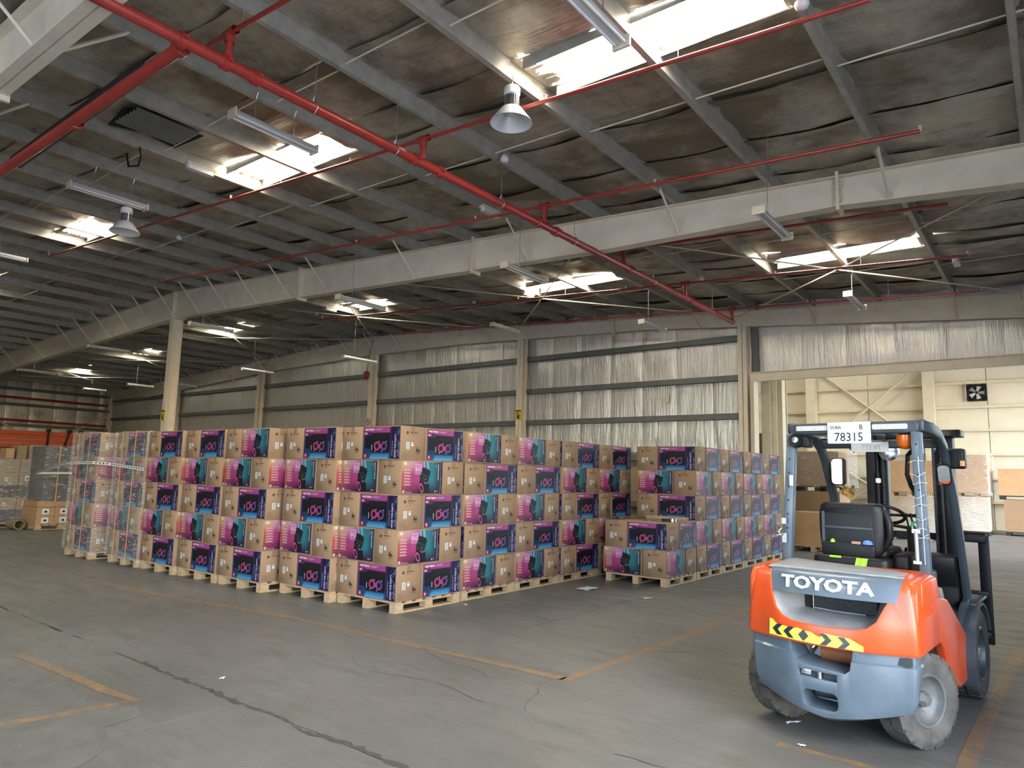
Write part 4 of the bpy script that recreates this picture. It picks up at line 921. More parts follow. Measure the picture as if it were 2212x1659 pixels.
# neighbouring hall stock
def bplast(x0, x1, y0, y1, z, label):
    t = thing('plastic_pallet', label, 'pallet', ((x0+x1)/2, (y0+y1)/2, z), 0, 'black plastic pallets in the neighbouring hall'); w, d = (x1-x0)/2, (y1-y0)/2
    MB().box(-w, w, -d, d, .10, .14).obj('deck', M_BPLASTIC, t); 
    for k in (-1, 0, 1): MB().box(k*(w-.08)-.07, k*(w-.08)+.07, -d, d, 0, .10).obj('runner', M_BPLASTIC, t)
def tall(x0, x1, y0, y1, z0, z1, label, m=M_KRAFT, st=()):
    return box_thing('bulk_carton', x0, x1, y0, y1, z0, z1, m, label, 'big cartons in the neighbouring hall', st, 'y')
M_CRUMP = foil('crumpled_film', (.55, .50, .42), (.75, .72, .66), .3, (2, 2, 6), .9, .2, (.42, .30, .18), .35, .65)
bplast(-7.1, -5.80, 18.95, 20.1, 0, 'black pallet on the floor under the tall left carton pair beyond the opening'); tall(-7.1, -5.80, 18.95, 20.1, .14, 1.42, 'tall plain carton, lower one beside the cream column in the next hall'); bplast(-7.1, -5.8, 18.95, 20.1, 1.42, 'black pallet between the two tall cartons beside the cream column'); tall(-7.1, -5.80, 18.95, 20.1, 1.56, 2.93, 'tall plain carton, upper one beside the cream column in the next hall')
bplast(-5.62, -4.25, 19.3, 20.4, 0, 'black pallet on the floor seen through the left side of the overhead guard'); tall(-5.62, -4.4, 19.3, 20.4, .14, 1.42, 'wide carton, lower one seen left through the overhead guard'); bplast(-5.62, -4.25, 19.3, 20.4, 1.42, 'black pallet between cartons seen left through the overhead guard'); tall(-5.62, -4.4, 19.3, 20.4, 1.56, 2.45, 'wide carton, upper one seen left through the overhead guard')
t = film('stretch_film', -5.62, -4.2, 19.28, 20.42, 1.56, 2.47, 'loose clear film on the upper carton seen left through the guard', M_FILM2, group='film wrapped in the neighbouring hall')
box_thing('slim_carton', -4.15, -3.7, 21.5, 22, 0, 2.2, M_KRAFT2, 'slim upright tan carton standing behind the left mast rail')
pallet(-4.72, 18.45, 0, 'wooden pallet under the low carton with white labels in the next hall', 0, 'wooden pallets in the neighbouring hall')
box_thing('low_carton', -5.22, -4.24, 18.0, 18.95, .13, .92, M_KRAFT2, 'low tan carton with white labels on its side, just beyond the opening', None, ((.12, .15, .12, .14), (.12, .38, .12, .14), (.12, .62, .12, .14), (.12, .86, .12, .14)), 'x')
pallet(-3.6, 25.0, 0, 'wooden pallet under the middle carton pair seen between the mast rails', 0, 'wooden pallets in the neighbouring hall'); tall(-4.35, -2.75, 24.4, 25.6, .13, 1.30, 'crumpled film-wrapped lower carton seen between the mast rails', M_CRUMP); pallet(-3.6, 25.0, 1.30, 'wooden pallet between the cartons seen between the mast rails', 0, 'wooden pallets in the neighbouring hall'); tall(-4.35, -2.75, 24.4, 25.6, 1.43, 2.38, 'tan upper carton seen between the mast rails', M_KRAFT2)
bplast(-3.5, -1.88, 28.6, 29.9, 0, 'black pallet under the shiny wrapped stack right of the forklift'); tall(-3.5, -1.88, 28.6, 30.9, .14, 1.30, 'shiny film-wrapped lower bulk load right of the forklift', M_CRUMP); pallet(-2.7, 29.3, 1.30, 'wooden pallet between the two wrapped loads right of the forklift', 0, 'wooden pallets in the neighbouring hall'); tall(-3.45, -1.85, 28.6, 30.9, 1.43, 2.72, 'handwritten-marked upper wrapped carton right of the forklift', M_KRAFT2)
film('stretch_film', -3.5, -1.80, 28.58, 30.95, 1.40, 2.78, 'clear film around the upper load right of the forklift', M_FILM2, group='film wrapped in the neighbouring hall')
bplast(-1.50, .2, 29.6, 30.8, 0, 'black pallet under the cartons at the right edge'); tall(-1.50, .2, 29.6, 30.8, .14, 1.22, 'lower wrapped carton at the right edge of the view', M_KRAFT); bplast(-1.62, .2, 29.6, 30.8, 1.22, 'black pallet between the cartons at the right edge'); tall(-1.62, .2, 29.6, 30.8, 1.36, 2.28, 'upper plain tan carton at the right edge of the view', M_KRAFT2)
# litter
def scrap(x, y, w, h, lab, m=None):
    t = tag(MB().grid(4, 3, lambda u, v: ((u-.5)*w+.01*math.sin(v*5), (v-.5)*h, .004+.008*abs(math.sin(u*4+v*3)))).obj('paper_scrap', m or M_PLATE), lab, 'litter', 'scraps on the floor'); t.location = (x, y, 0); t.rotation_euler = (0, 0, R.uniform(0, 3))
scrap(-5.6, 9.08, .34, .20, 'white paper sheet on the floor left of the low stack'); scrap(-4.57, 8.98, .12, .08, 'small white scrap on the floor in front of the low stack'); scrap(-6.0, 6.83, .05, .03, 'tiny white scrap beside the corner pallet', ); scrap(-5.28, 3.14, .05, .03, 'tiny white chip on the floor at lower left'); scrap(-1.54, 5.2, .12, .025, 'pale sliver on the floor under the forklift rear'); scrap(-1.37, 4.8, .04, .03, 'tiny bright scrap on the floor near the forklift')

# ================================================================ FORKLIFT
FA = math.radians(3.5)
fk = thing('forklift', 'orange and slate-grey forklift truck seen from behind at the right', 'forklift', (-1.21, 5.33, 0), -FA)
def fp(name, mb, mats, parent=None, smooth=False, bev=0, seg=2):
    o = mb.obj(name, mats, parent or fk, smooth)
    if bev:
        # evaluate without the parent transform
        o.parent = None; bevel(o, bev, seg); o.parent = parent or fk
    return o
def cut(o, mb):
    o.parent = None; c = mb.obj('cut', M_BLACK); boolean(o, c); return o
def ring(xs, yf, yc, ysd, z, r=.05, n=12):
    """plan outline at height z: straight sides, small round corners, bowed rear; yc centre rear, ysd side rear"""
    P = [(-xs, yf), (-xs, ysd+r*1.4)]
    for k in range(1, 4): a = PI+PI/2*k/4; P.append((-xs+r+r*math.cos(a), ysd+r+r*math.sin(a)+.02*k/4*0))
    for k in range(n+1):
        x = (-xs+r)+(2*xs-2*r)*k/n; t = x/(xs-r); P.append((x, yc+(ysd-yc)*abs(t)**2.2))
    for k in range(3, 0, -1): a = 2*PI-PI/2*k/4; P.append((xs-r+r*math.cos(a), ysd+r+r*math.sin(a)))
    P += [(xs, ysd+r*1.4), (xs, yf)]
    return [(x, y, z(x) if callable(z) else z) for x, y in P]
def loft(rings, mi=0):
    b = MB(); n = len(rings[0]); vs = [p for r in rings for p in r]; fs = [tuple(range(n-1, -1, -1)), tuple(len(vs)-n+i for i in range(n))]
    for k in range(len(rings)-1):
        for i in range(n): fs.append((k*n+i, k*n+(i+1) % n, (k+1)*n+(i+1) % n, (k+1)*n+i))
    b.add(vs, fs, mi); return b
# --- lower counterweight
low = loft([ring(.42, .10, -.40, -.28, lambda x: .155+.10*abs(x/.42)**1.3), ring(.475, .12, -.485, -.345, lambda x: .19+.09*abs(x/.47)**1.3), ring(.50, .12, -.495, -.365, lambda x: .30+.05*abs(x/.5)), ring(.515, .12, -.50, -.375, .55), ring(.505, .12, -.485, -.365, .562), ring(.515, .12, -.49, -.37, .625)]).obj('counterweight', M_TGREY)
cut(low, MB().prism([(-.205, .70), (-.20, .56), (-.17, .515), (-.10, .495), (.13, .475), (.16, .50), (.175, .60), (.18, .70)], -.8, -.22, 'y'))
cut(low, MB().prism(rrect((-.155, .085, .415, .462), .006, 2), -.8, -.43, 'y'))
cut(low, MB().prism(rrect((-.13, .085, .235, .345), .035, 4), -.8, -.25, 'y'))
cut(low, MB().lathe([(0, -.8), (.055, -.8), (.055, -.2), (0, -.2)], 18, axis='y', mat=Matrix.Translation((-.19, 0, .215))))
for s in (-1, 1): cut(low, MB().lathe([(0, -.26), (.355, -.26), (.355, .26), (0, .26)], 32, axis='x', mat=Matrix.Translation((s*.56, .03, .30))))
bevel(low, .008, 2, 40); low.parent = fk; low['label'] = 'slate grey cast lower counterweight'
fp('tow_pocket', MB().box(-.15, .08, -.435, -.425, .41, .465), M_TDARK); fp('latch_plate', MB().box(-.145, -.085, -.452, -.436, .422, .458), M_CHROME, bev=.003); fp('tow_pin', MB().lathe([(0, .40), (.014, .40), (.014, .47), (0, .475)], 12, mat=Matrix.Translation((-.03, -.462, 0))), M_STEEL)
fp('tow_bar', MB().lathe([(0, -.1), (.04, -.1), (.04, .08), (0, .08)], 14, axis='x', mat=Matrix.Translation((.0, -.30, .30))), M_TDARK, smooth=50)
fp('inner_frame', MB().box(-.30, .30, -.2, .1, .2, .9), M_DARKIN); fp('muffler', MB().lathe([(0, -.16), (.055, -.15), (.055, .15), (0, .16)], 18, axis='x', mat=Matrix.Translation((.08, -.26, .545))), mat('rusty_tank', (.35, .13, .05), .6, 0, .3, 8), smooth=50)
fp('hose', MB().tube([(-.15, -.25, .52), (-.13, -.28, .56), (-.10, -.25, .60)], .012, 8), M_STEEL)
fp('side_bracket', MB().box(.37, .485, -.392, -.372, .565, .61), M_TDARK)
# --- orange upper shell
def ry(x, z):   # rear surface of the shell at x, z
    t = min(1.0, abs(x)/.48); f = sm(.62, 1.10, z); yc = -.505+.075*f; ys = -.385+.06*f
    return yc+(ys-yc)*t**2.2
sh = [ring(.525, .20, -.505, -.385, .62, .045), ring(.53, .20, -.512, -.39, .64, .045), ring(.525, .20, -.50, -.38, .80, .05), ring(.505, .20, -.475, -.355, .98, .05), ring(.485, .20, -.455, -.34, 1.035, .055), ring(.44, .20, -.40, -.29, 1.072, .06)]
shell = loft(sh).obj('upper_shell', M_ORANGE)
mouth = [(-.365, 1.2), (-.352, 1.0), (-.335, .90), (-.305, .82), (-.26, .775), (-.19, .752), (0, .742), (.19, .748), (.26, .765), (.31, .81), (.352, .90), (.390, .96), (.402, 1.03), (.41, 1.2)]
cut(shell, MB().prism(mouth, -.8, -.10, 'y')); bevel(shell, .012, 3, 40); shell.parent = fk; shell['label'] = 'glossy orange upper counterweight shell'
# grey bowl lining the scoop
def lin(k, t): 
    x, z = mouth[k]; z = min(z, 1.05); xi = max(-.19, min(.285, x*.80)); zi = .805 if z < .86 else z
    return (x+(xi-x)*t, ry(x, max(z, .70))+.004+( -.20-ry(x, z))*t, z+(zi-z)*t)
b = MB(); n = len(mouth)
for t0, t1 in ((0, .33), (.33, .66), (.66, 1)):
    b.add([lin(k, t0) for k in range(n)]+[lin(k, t1) for k in range(n)], [(k, k+1, n+k+1, n+k) for k in range(n-1)])
fp('scoop_lining', b, M_TDUST, smooth=60)
fp('radiator_shade', MB().box(-.20, .29, -.205, -.195, .80, 1.03), M_DARKIN)  # flat near-black sheet stands for the shaded hollow
for k in range(14): fp('louvre', MB().box(-.125, .262, -.222, -.205, .812+k*.0088, .812+k*.0088+.004), M_TDARK)
fp('louvre_frame', MB().box(-.135, -.129, -.225, -.20, .80, .95), M_STEEL); fp('scoop_lip', MB().tube([(-.13, -.235, .812), (0, -.245, .806), (.2, -.24, .806)], .006, 6), M_TDUST)
# grey name bar and hood
def bar(u, v):
    x = -.350+u*.765 if v > .5 else -.340+u*.735; z = .925+.135*v; return (x, 0, z)
nx = 20; b = MB(); vs = []
prof = [(.0, .925, .05), (0, .925, 0), (.004, .95, -.006), (.016, 1.03, -.004), (.032, 1.055, .004), (.075, 1.072, .0), (.14, 1.076, 0)]
rows = []
for (dy, z, ex) in prof:
    rows.append([(-.350+(z-.925)*(-.10)+(.765+(z-.925)*.30)*i/nx, ry(-.35+.74*i/nx, min(z, 1.04))-.012+dy+(ex if ex == .05 else 0), z+(.012 if ex == .05 else 0)) for i in range(nx+1)])
vs = [p for r in rows for p in r]; w = nx+1
b.add(vs, [(j*w+i, j*w+i+1, (j+1)*w+i+1, (j+1)*w+i) for j in range(len(prof)-1) for i in range(nx)]+[tuple(j*w for j in range(len(prof))), tuple(j*w+nx for j in reversed(range(len(prof))))])
fp('name_bar', b, M_TGREY, smooth=50)
b = loft([[( -.40, -.33, 1.062), (-.25, -.36, 1.062), (.28, -.36, 1.062), (.43, -.33, 1.062), (.44, .08, 1.062), (.40, .12, 1.062), (-.40, .16, 1.062), (-.43, .10, 1.062)],
          [( -.38, -.31, 1.082), (-.24, -.34, 1.082), (.27, -.34, 1.082), (.40, -.31, 1.078), (.42, .07, 1.07), (.38, .10, 1.07), (-.37, .14, 1.088), (-.40, .09, 1.088)]])
fp('hood_top', b, M_TDUST, bev=.006)
# letters
vs, fs = text_geo('TOYOTA', 1.0, .034, .03); xs_ = [v[0] for v in vs]; x0_, x1_ = min(xs_), max(xs_)
b = MB(); 
def onbar(X, Y, Z, sc_=1.0, dz=0): 
    u = (X-x0_)/(x1_-x0_); x = -.272+u*.575; z = .957+Y*.105+.004*math.sin(u*PI)+dz
    return (x, ry(x, 1.0)-.0165-(Z*.18)+(z-.95)*.16, z)
def spread(v):   # wider letter spacing
    return v
b.add([onbar(*v) for v in vs], fs); fp('name_letters', b, M_LETTER)
# chevron sticker following the bowed rear
def deco(P, up): return [(x, ry(x, z)-.014-up, z) for x, z in P]
def slab(P, up, nx=14):
    b = MB(); 
    xs2 = [p[0] for p in P]; return b
def strip_deco(tops, bots, up):
    b = MB(); n = len(tops); b.add(deco(tops, up)+deco(bots, up), [(i, n+i, n+i+1, i+1) for i in range(n-1)]); return b
zt_ = lambda x: .728-.035*(x+.345)/.59+(.0 if x > -.3 else .012)
zb_ = lambda x: .640-.012*(x+.345)/.59
X_ = [-.345+.59*i/24 for i in range(25)]; r8 = random.Random(5)
tp = [(x, zt_(x)-(.012*r8.random() if -.30 < x < .02 else 0)-(.022 if -.03 < x < .02 else 0)-(max(0, x-.17)*.45)) for x in X_]; bt = [(x, zb_(x)+(.004*r8.random() if x > .1 else 0)) for x in X_]
fp('chevron_sticker', strip_deco(tp, bt, .003), M_YEL)
def chev(cx, s, w=.045, h=.036):
    zc = (zt_(cx)+zb_(cx))/2; e = .05*s
    return [(cx-s*.0, zc+h), (cx+w*s*.0+e*.9, zc+h)], [(cx, zc), (cx, zc)]
for i, (cx, s) in enumerate(((-.285, -1), (-.205, -1), (.035, 1), (.14, 1))):
    zc = (zt_(cx)+zb_(cx))/2; h = .034; w = .038; k = .034
    A_ = [(cx-s*w, zc+h), (cx, zc+h), (cx+s*k, zc), (cx, zc-h), (cx-s*w, zc-h), (cx-s*w+s*k, zc)]
    b = MB(); V = deco(A_, .0055); b.add(V, [(0, 1, 2, 5), (5, 2, 3, 4)] if s > 0 else [(5, 2, 1, 0), (4, 3, 2, 5)]); fp('chevron_mark', b, M_INK if i < 2 else M_TDARK)
zc = (zt_(-.105)+zb_(-.105))/2; b = MB(); b.add(deco([(-.105, zc+.036), (-.072, zc), (-.105, zc-.036), (-.138, zc)], .0055), [(3, 2, 1, 0)]); fp('diamond_mark', b, M_TDARK)
# --- side panels
sp = [(-.36, .62), (-.345, .99), (-.29, 1.05), (.06, 1.072), (.14, 1.06), (.22, 1.0), (.30, .90), (.42, .885), (.55, .86), (.64, .82), (1.36, .44), (1.47, .45), (1.48, .38), (1.44, .22), (1.10, .20), (.86, .205), (.60, .30), (.46, .42), (.39, .55), (.30, .60), (.16, .63)]
for s in (-1, 1):
    o = MB().prism(sp, s*.455 if s < 0 else .455, s*.522 if s < 0 else .522, 'x').obj('side_panel', M_ORANGE)
    bevel(o, .014, 3, 40); o.parent = fk
    fp('panel_crease', MB().prism([(-.26, 1.045), (.15, 1.05), (.27, .91), (-.27, .90)], s*.515, s*.533, 'x'), M_ORANGE, bev=.008, seg=3)
    fp('wheel_arch_shade', MB().box(min(s*.28, s*.46), max(s*.28, s*.46), .32, .9, .35, .62), M_DARKIN)  # near-black block stands for the shade inside the arch
    fp('side_window', MB().prism([(.30, .90), (.42, .95), (.52, .94), (.60, .84), (.42, .885)], s*.44, s*.50, 'x'), M_TDUST, bev=.01)
# chassis, floor, step, fenders
fp('chassis', MB().box(-.36, .36, .30, 1.95, .22, .44), M_TDARK, bev=.01)
fp('floor_plate', MB().box(-.46, .46, .78, 1.48, .44, .47), M_TDARK)
fp('seat_deck', MB().rbox(-.42, .42, .10, .86, .46, 1.03, .06, axis='z'), M_TDARK, bev=.02)
for s in (-1, 1):
    fp('step', MB().box(min(s*.42, s*.535), max(s*.42, s*.535), 1.30, 1.46, .39, .43), M_TDARK, bev=.005)
    b = MB(); C0 = (1.54, .33); arc = [(C0[0]+.42*math.cos(a), C0[1]+.40*math.sin(a)) for a in [math.radians(d) for d in (20, 40, 60, 80, 100, 120, 140, 160, 180, 195, 205)]]
    P = arc+[(C0[0]+(y-C0[0])*.955, C0[1]+(z-C0[1])*.955) for y, z in reversed(arc)]
    fp('front_fender', MB().prism(P, s*.33, s*.585, 'x'), M_GUARD, smooth=40)
    fp('fender_side', MB().prism([(y, z) for y, z in arc[3:]]+[(1.10, .16), (1.50, .16), (1.54, .6)], s*.33, s*.36, 'x'), M_GUARD)
    fp('fender_top', MB().prism([(1.44, .73), (1.98, .735), (2.0, .71), (1.44, .70)], s*.34, s*.56, 'x'), M_TDARK, bev=.006)
# --- wheels
def tyre(name, r, w, rr, x, y, z, rz, m, lugs, label, side, dish=.05):
    t = empty('wheel', (x, y, z), rz, fk); t['label'] = label
    h = w/2
    b = MB().lathe([(rr, -h*.80), (r*.80, -h), (r*.90, -h*.98), (r*.955, -h*.86), (r*.96, 0), (r*.955, h*.86), (r*.90, h*.98), (r*.80, h), (rr, h*.80)], 48, axis='x')
    b.obj('tyre', m, t, 35)
    b = MB()
    for k in range(lugs):
        for sd in (-1, 1):
            a0 = 2*PI*(k+(.5 if sd > 0 else 0))/lugs; da = 2*PI/lugs*.40; V = []
            for (rad, xx) in ((r*.90, sd*h*1.0), (r*1.0, sd*h*.86), (r*1.0, sd*h*.06), (r*.95, sd*h*.06)):
                for a in (a0-da, a0+da): V.append((xx, rad*math.cos(a), rad*math.sin(a)))
            b.add(V, [(0, 1, 3, 2), (2, 3, 5, 4), (4, 5, 7, 6), (0, 2, 4, 6), (1, 7, 5, 3)])
    o = b.obj('tread_lugs', m, t); o['kind'] = 'stuff'
    MB().lathe([(rr*1.04, -h*.75), (rr*1.06, h*.78*1.0), (rr*1.0, h*.90), (rr*.93, h*.86), (rr*.88, h*.5), (rr*.80, h*.5-dish*.3), (rr*.45, h*.5-dish), (rr*.40, h*.5-dish), (0, h*.5-dish)] if side > 0 else [(rr*1.04, h*.75), (rr*1.06, -h*.78), (rr, -h*.9), (rr*.93, -h*.86), (rr*.88, -h*.5), (rr*.45, -h*.5+dish), (0, -h*.5+dish)], 36, axis='x').obj('rim', M_RIM if m is not M_RUBBERD else M_TDARK, t, 30)
    MB().lathe([(rr*.33, h*.5*side-dish*side), (rr*.33, (h*.5+.0)*side), (rr*.20, (h*.5+.03)*side), (0, (h*.5+.03)*side)], 6, axis='x').obj('hub', M_RIM, t)
    for k in range(5):
        a = 2*PI*k/5; MB().lathe([(0, (h*.5-dish)*side), (.012, (h*.5-dish)*side), (.012, (h*.5-dish+.018)*side), (0, (h*.5-dish+.022)*side)], 6, axis='x', mat=Matrix.Translation((0, rr*.62*math.cos(a), rr*.62*math.sin(a)))).obj('wheel_nut', M_STEEL, t)
    return t
M_RIM = mat('dusty_rim', (.11, .125, .135), .5, .2, 0, 9, col2=(.19, .195, .19))
for s in (-1, 1):
    tyre('wheel', .292, .185, .160, s*.415, .03, .292, math.radians(-24), M_RUBBER, 17, f"dusty rear {'right' if s > 0 else 'left'} steering wheel turned slightly", s)
    tyre('wheel', .335, .205, .20, s*.475, 1.54, .335, 0, M_RUBBERD, 18, f"dark front {'right' if s > 0 else 'left'} drive wheel", s)
fp('rear_axle', MB().tube([(-.34, .03, .29), (.34, .03, .29)], .05, 8), M_TDARK)
# --- overhead guard
def beam_path(pts, w, d, name, m=M_GUARD, bev=.012):
    b = MB(); n = len(pts); V = []
    for i, p in enumerate(pts):
        p = Vector(p); q = (Vector(pts[min(i+1, n-1)])-Vector(pts[max(i-1, 0)])).normalized(); sx = Vector((1, 0, 0)); up = sx.cross(q).normalized()
        for a, c in ((-1, -1), (1, -1), (1, 1), (-1, 1)): V.append(p+sx*a*w/2+up*c*d/2)
    fs = [(0, 1, 2, 3), tuple(4*(n-1)+k for k in (3, 2, 1, 0))]+[(4*i+k, 4*(i+1)+k, 4*(i+1)+(k+1) % 4, 4*i+(k+1) % 4) for i in range(n-1) for k in range(4)]
    b.add(V, fs); return fp(name, b, m, bev=bev)
fp('rear_crossbar', MB().rbox(-.452, .452, .275, .345, 2.012, 2.100, .03, axis='y', n=4), M_TDARK, bev=.012, seg=3)
for s in (-1, 1):
    xb = .462; xt = .43
    b = MB(); V = []
    for (z, x, y) in ((1.03, s*xb, .225), (2.02, s*xt, .30)):
        V += [(x-.032, y-.03, z), (x+.032, y-.03, z), (x+.032, y+.04, z), (x-.032, y+.04, z)]
    b.add(V, [(3, 2, 1, 0), (4, 5, 6, 7), (0, 1, 5, 4), (1, 2, 6, 5), (2, 3, 7, 6), (3, 0, 4, 7)])
    po = fp('rear_post', b, M_TGREY, bev=.004)
    for k in range(7):
        z = 1.93-k*.105; tt = (z-1.03)/.99; bo = MB().lathe([(0, -.004), (.007, -.004), (.007, .004), (0, .004)], 8, axis='y', mat=Matrix.Translation((s*(xb+(xt-xb)*tt), .225-.03+.075*tt, z))).obj('post_hole_shade', M_INK, po)  # black discs painted on for the shade in the holes
    px_ = lambda y: s*.448+.045*(y-.3)
    beam_path([(px_(y), y, z) for y, z in ((.32, 2.068), (.60, 2.06), (.80, 2.025), (.93, 1.95), (1.02, 1.86), (1.20, 1.55), (1.36, 1.10), (1.47, .735))], .055, .085, 'front_pillar')
    beam_path([(px_(y), y, z) for y, z in ((1.47, .76), (1.30, .70), (1.05, .55))], .05, .07, 'pillar_foot')
fp('front_crossbar', MB().box(-.46, .46, .90, .97, 1.935, 2.0), M_TDARK, bev=.01)
for k in range(6): fp('roof_bar', MB().box(-.33+k*.132-.016, -.33+k*.132+.016, .33, .95, 2.028, 2.048), M_TDARK)
for x0, x1 in ((-.385, -.155), (.155, .385)):
    g = fp('rear_light_strip', MB().rbox(x0, x1, .262, .277, 2.040, 2.078, .008, axis='y'), M_LENS)
    for k in range(9): MB().box(x0+.02+k*.022, x0+.026+k*.022, .259, .262, 2.044, 2.074).obj('lens_rib', M_WHITE, g)
pt = fp('number_plate', MB().rbox(-.150, .150, .248, .254, 1.940, 2.098, .008, axis='y'), M_PLATE, bev=.002); pt['label'] = 'white plate reading 78315 with B and DUBAI'
def ptxt(s_, x, z, size, sx=1, bold=.01):
    vs, fs = text_geo(s_, size, bold); MB().add([(x+X*sx, .2468, z+Y) for X, Y, _ in vs], fs).obj('plate_characters', M_INK, pt)
ptxt('78315', -.102, 1.957, .092, .88, .004); ptxt('B', .072, 2.042, .052, .9); ptxt('DUBAI', -.128, 2.048, .034, .78)
pt2 = fp('second_plate', MB().rbox(-.165, .112, .895, .90, 1.905, 1.985, .006, axis='y'), M_PLATE); 
vs, fs = text_geo('78315', .06, .01); MB().add([(.06-X, .8935, 1.92+Y) for X, Y, _ in vs], fs).obj('embossed_number', M_LENS, pt2)
be = fp('amber_beacon', MB().lathe([(0, -.085), (.03, -.08), (.052, -.055), (.058, -.02), (.058, .015), (0, .015)], 24, mat=Matrix.Translation((.348, .36, 1.985))), M_AMBER, smooth=60)
fp('beacon_mount', MB().box(.31, .40, .34, .40, 1.995, 2.03), M_BLACK)
fp('work_lamp', MB().lathe([(0, .235), (.020, .236), (.05, .228), (.055, .25), (.055, .30), (.035, .34), (0, .34)], 20, axis='y', mat=Matrix.Translation((-.385, -.0, 1.968))), M_BLACK, smooth=40)
fp('lamp_glass', MB().lathe([(0, .224), (.022, .226), (.026, .236), (0, .236)], 16, axis='y', mat=Matrix.Translation((-.385, 0, 1.972))), M_CHROME, smooth=60)
fp('lamp_housing', MB().box(-.35, -.29, .25, .36, 1.915, 1.985), M_BLACK, bev=.008)
fp('guard_gusset', MB().prism([(-.42, 2.02), (-.10, 2.02), (-.16, 1.90), (-.20, 1.94), (-.40, 1.985)], .93, .96, 'y'), M_TDARK)
fp('paper_tag', MB().box(-.432, -.405, .222, .224, 1.62, 1.70), M_PLATE)
# mirrors
fp('mirror_arm', MB().tube([(-.42, 1.03, 1.80), (-.33, 1.03, 1.80)], .012, 6).tube([(.47, 1.05, 1.78), (.46, 1.03, 1.74)], .012, 6), M_TDARK)
def mirror(x0, x1, y, z0, z1, lab):
    m_ = fp('rear_view_mirror', MB().rbox(x0, x1, y, y+.03, z0, z1, .035, axis='y', n=4), M_BLACK, bev=.008); m_['label'] = lab
    MB().rbox(x0+.010, x1-.010, y-.003, y, z0+.010, z1-.010, .03, axis='y', n=4).obj('mirror_glass', M_MIRROR, m_)
mirror(-.365, -.245, 1.0, 1.63, 1.86, 'left mirror catching bright daylight'); mirror(.415, .515, 1.0, 1.65, 1.815, 'right oblong mirror')
for o_ in [o for o in fk.children if o.name.startswith('rear_view_mirror')][-1:]:
    o_.matrix_local = Matrix.Translation((.465, 1.0, 1.73)) @ Matrix.Rotation(math.radians(17), 4, 'X') @ Matrix.Translation((-.465, -1.0, -1.73))
fp('head_lamp', MB().rbox(.50, .60, 1.02, 1.14, 1.78, 1.935, .02, axis='y'), M_BLACK, bev=.012); fp('indicator', MB().box(.575, .60, 1.0, 1.02, 1.80, 1.84), M_AMBER)
# post hardware
fp('latch_bracket', MB().box(-.486, -.452, .186, .194, 1.33, 1.375), M_STEEL); fp('latch_bracket', MB().box(-.486, -.452, .186, .194, 1.19, 1.26), M_STEEL)
fp('latch_hook', MB().tube([(-.50, .17, 1.33), (-.475, .16, 1.30), (-.50, .16, 1.27), (-.48, .16, 1.25), (-.52, .16, 1.245)], .007, 6).tube([(-.52, .17, 1.325), (-.50, .16, 1.30)], .006, 6), M_CHROME)
for k in range(9):
    z = 1.80-.075*k if k < 6 else 1.34-.03*(k-6); x = .440+.01*(k % 3)
    fp('white_string', MB().tube([(x-.045, .19, z), (x, .185, z-.018*(1 if k % 2 else -1)), (x+.045, .20, z+.012)], .0015, 5), M_WHITE)
fp('white_string', MB().tube([(.455, .19, 1.84), (.462, .188, 1.5), (.468, .186, 1.12)], .0022, 5), M_WHITE)
fp('clear_tube', MB().tube([(.425, .165, 1.34), (.428, .16, 1.14)], .012, 10), M_LENS); fp('tube_clip', MB().box(.40, .45, .17, .20, 1.325, 1.35).box(.40, .45, .17, .20, 1.12, 1.14), M_CHROME)
fp('grab_handle', MB().tube([(.40, .34, 1.90), (.345, .42, 1.86), (.335, .42, 1.72), (.37, .36, 1.64), (.43, .30, 1.55), (.43, .28, 1.45)], .016, 8), M_BLACK, smooth=50)
# --- seat
se = fp('seat_back', loft([[(x*sc_, y, z) for x, y in [(-.24, .26), (-.18, .225), (.18, .225), (.24, .26), (.245, .33), (.20, .38), (-.20, .38), (-.245, .33)]] for z, sc_ in ((1.13, .80), (1.18, .95), (1.30, 1.0), (1.42, 1.0), (1.48, .96), (1.505, .85))]), M_BLACK, bev=.022, seg=3)
se.location = (-.015, .02, 0); se.scale = (.94, 1, 1)
fp('seat_panel', MB().prism([(-.20, 1.20), (-.195, 1.43), (.13, 1.42), (.15, 1.20)], .236, .25, 'y'), mat('seat_shell', (.014, .017, .020), .5, spec=.3), bev=.006)
fp('panel_ridge', MB().box(-.19, .14, .228, .24, 1.318, 1.336), M_TDARK, bev=.004); fp('seat_belt', MB().box(-.205, -.185, .230, .24, 1.22, 1.44), M_TDARK)
fp('seat_pocket', MB().prism([(-.20, 1.13), (-.21, 1.225), (.155, 1.215), (.15, 1.12)], .205, .235, 'y'), M_BLACK, bev=.008)
fp('blue_cloth', MB().lathe([(0, 0), (.03, .01), (.02, .035), (0, .04)], 10, mat=Matrix.Translation((.105, .222, 1.21)) @ Matrix.Scale(1.3, 4, (1, 0, 0))), M_BLUEC, smooth=60); fp('brown_packet', MB().box(.0, .06, .218, .232, 1.205, 1.235), M_KRAFT2); fp('green_packet', MB().lathe([(0, 0), (.018, .01), (.012, .03), (0, .035)], 8, mat=Matrix.Translation((-.13, .222, 1.21))), M_GREENC)
fp('seat_rim_bolt', MB().lathe([(0, .235), (.01, .236), (.01, .25)], 8, axis='y', mat=Matrix.Translation((.02, 0, 1.455))), M_INK)
fp('side_wing', MB().tube([(.20, .30, 1.46), (.235, .28, 1.38), (.24, .28, 1.28), (.20, .30, 1.20)], [.02, .025, .025, .02], 8), M_BLACK, smooth=50)
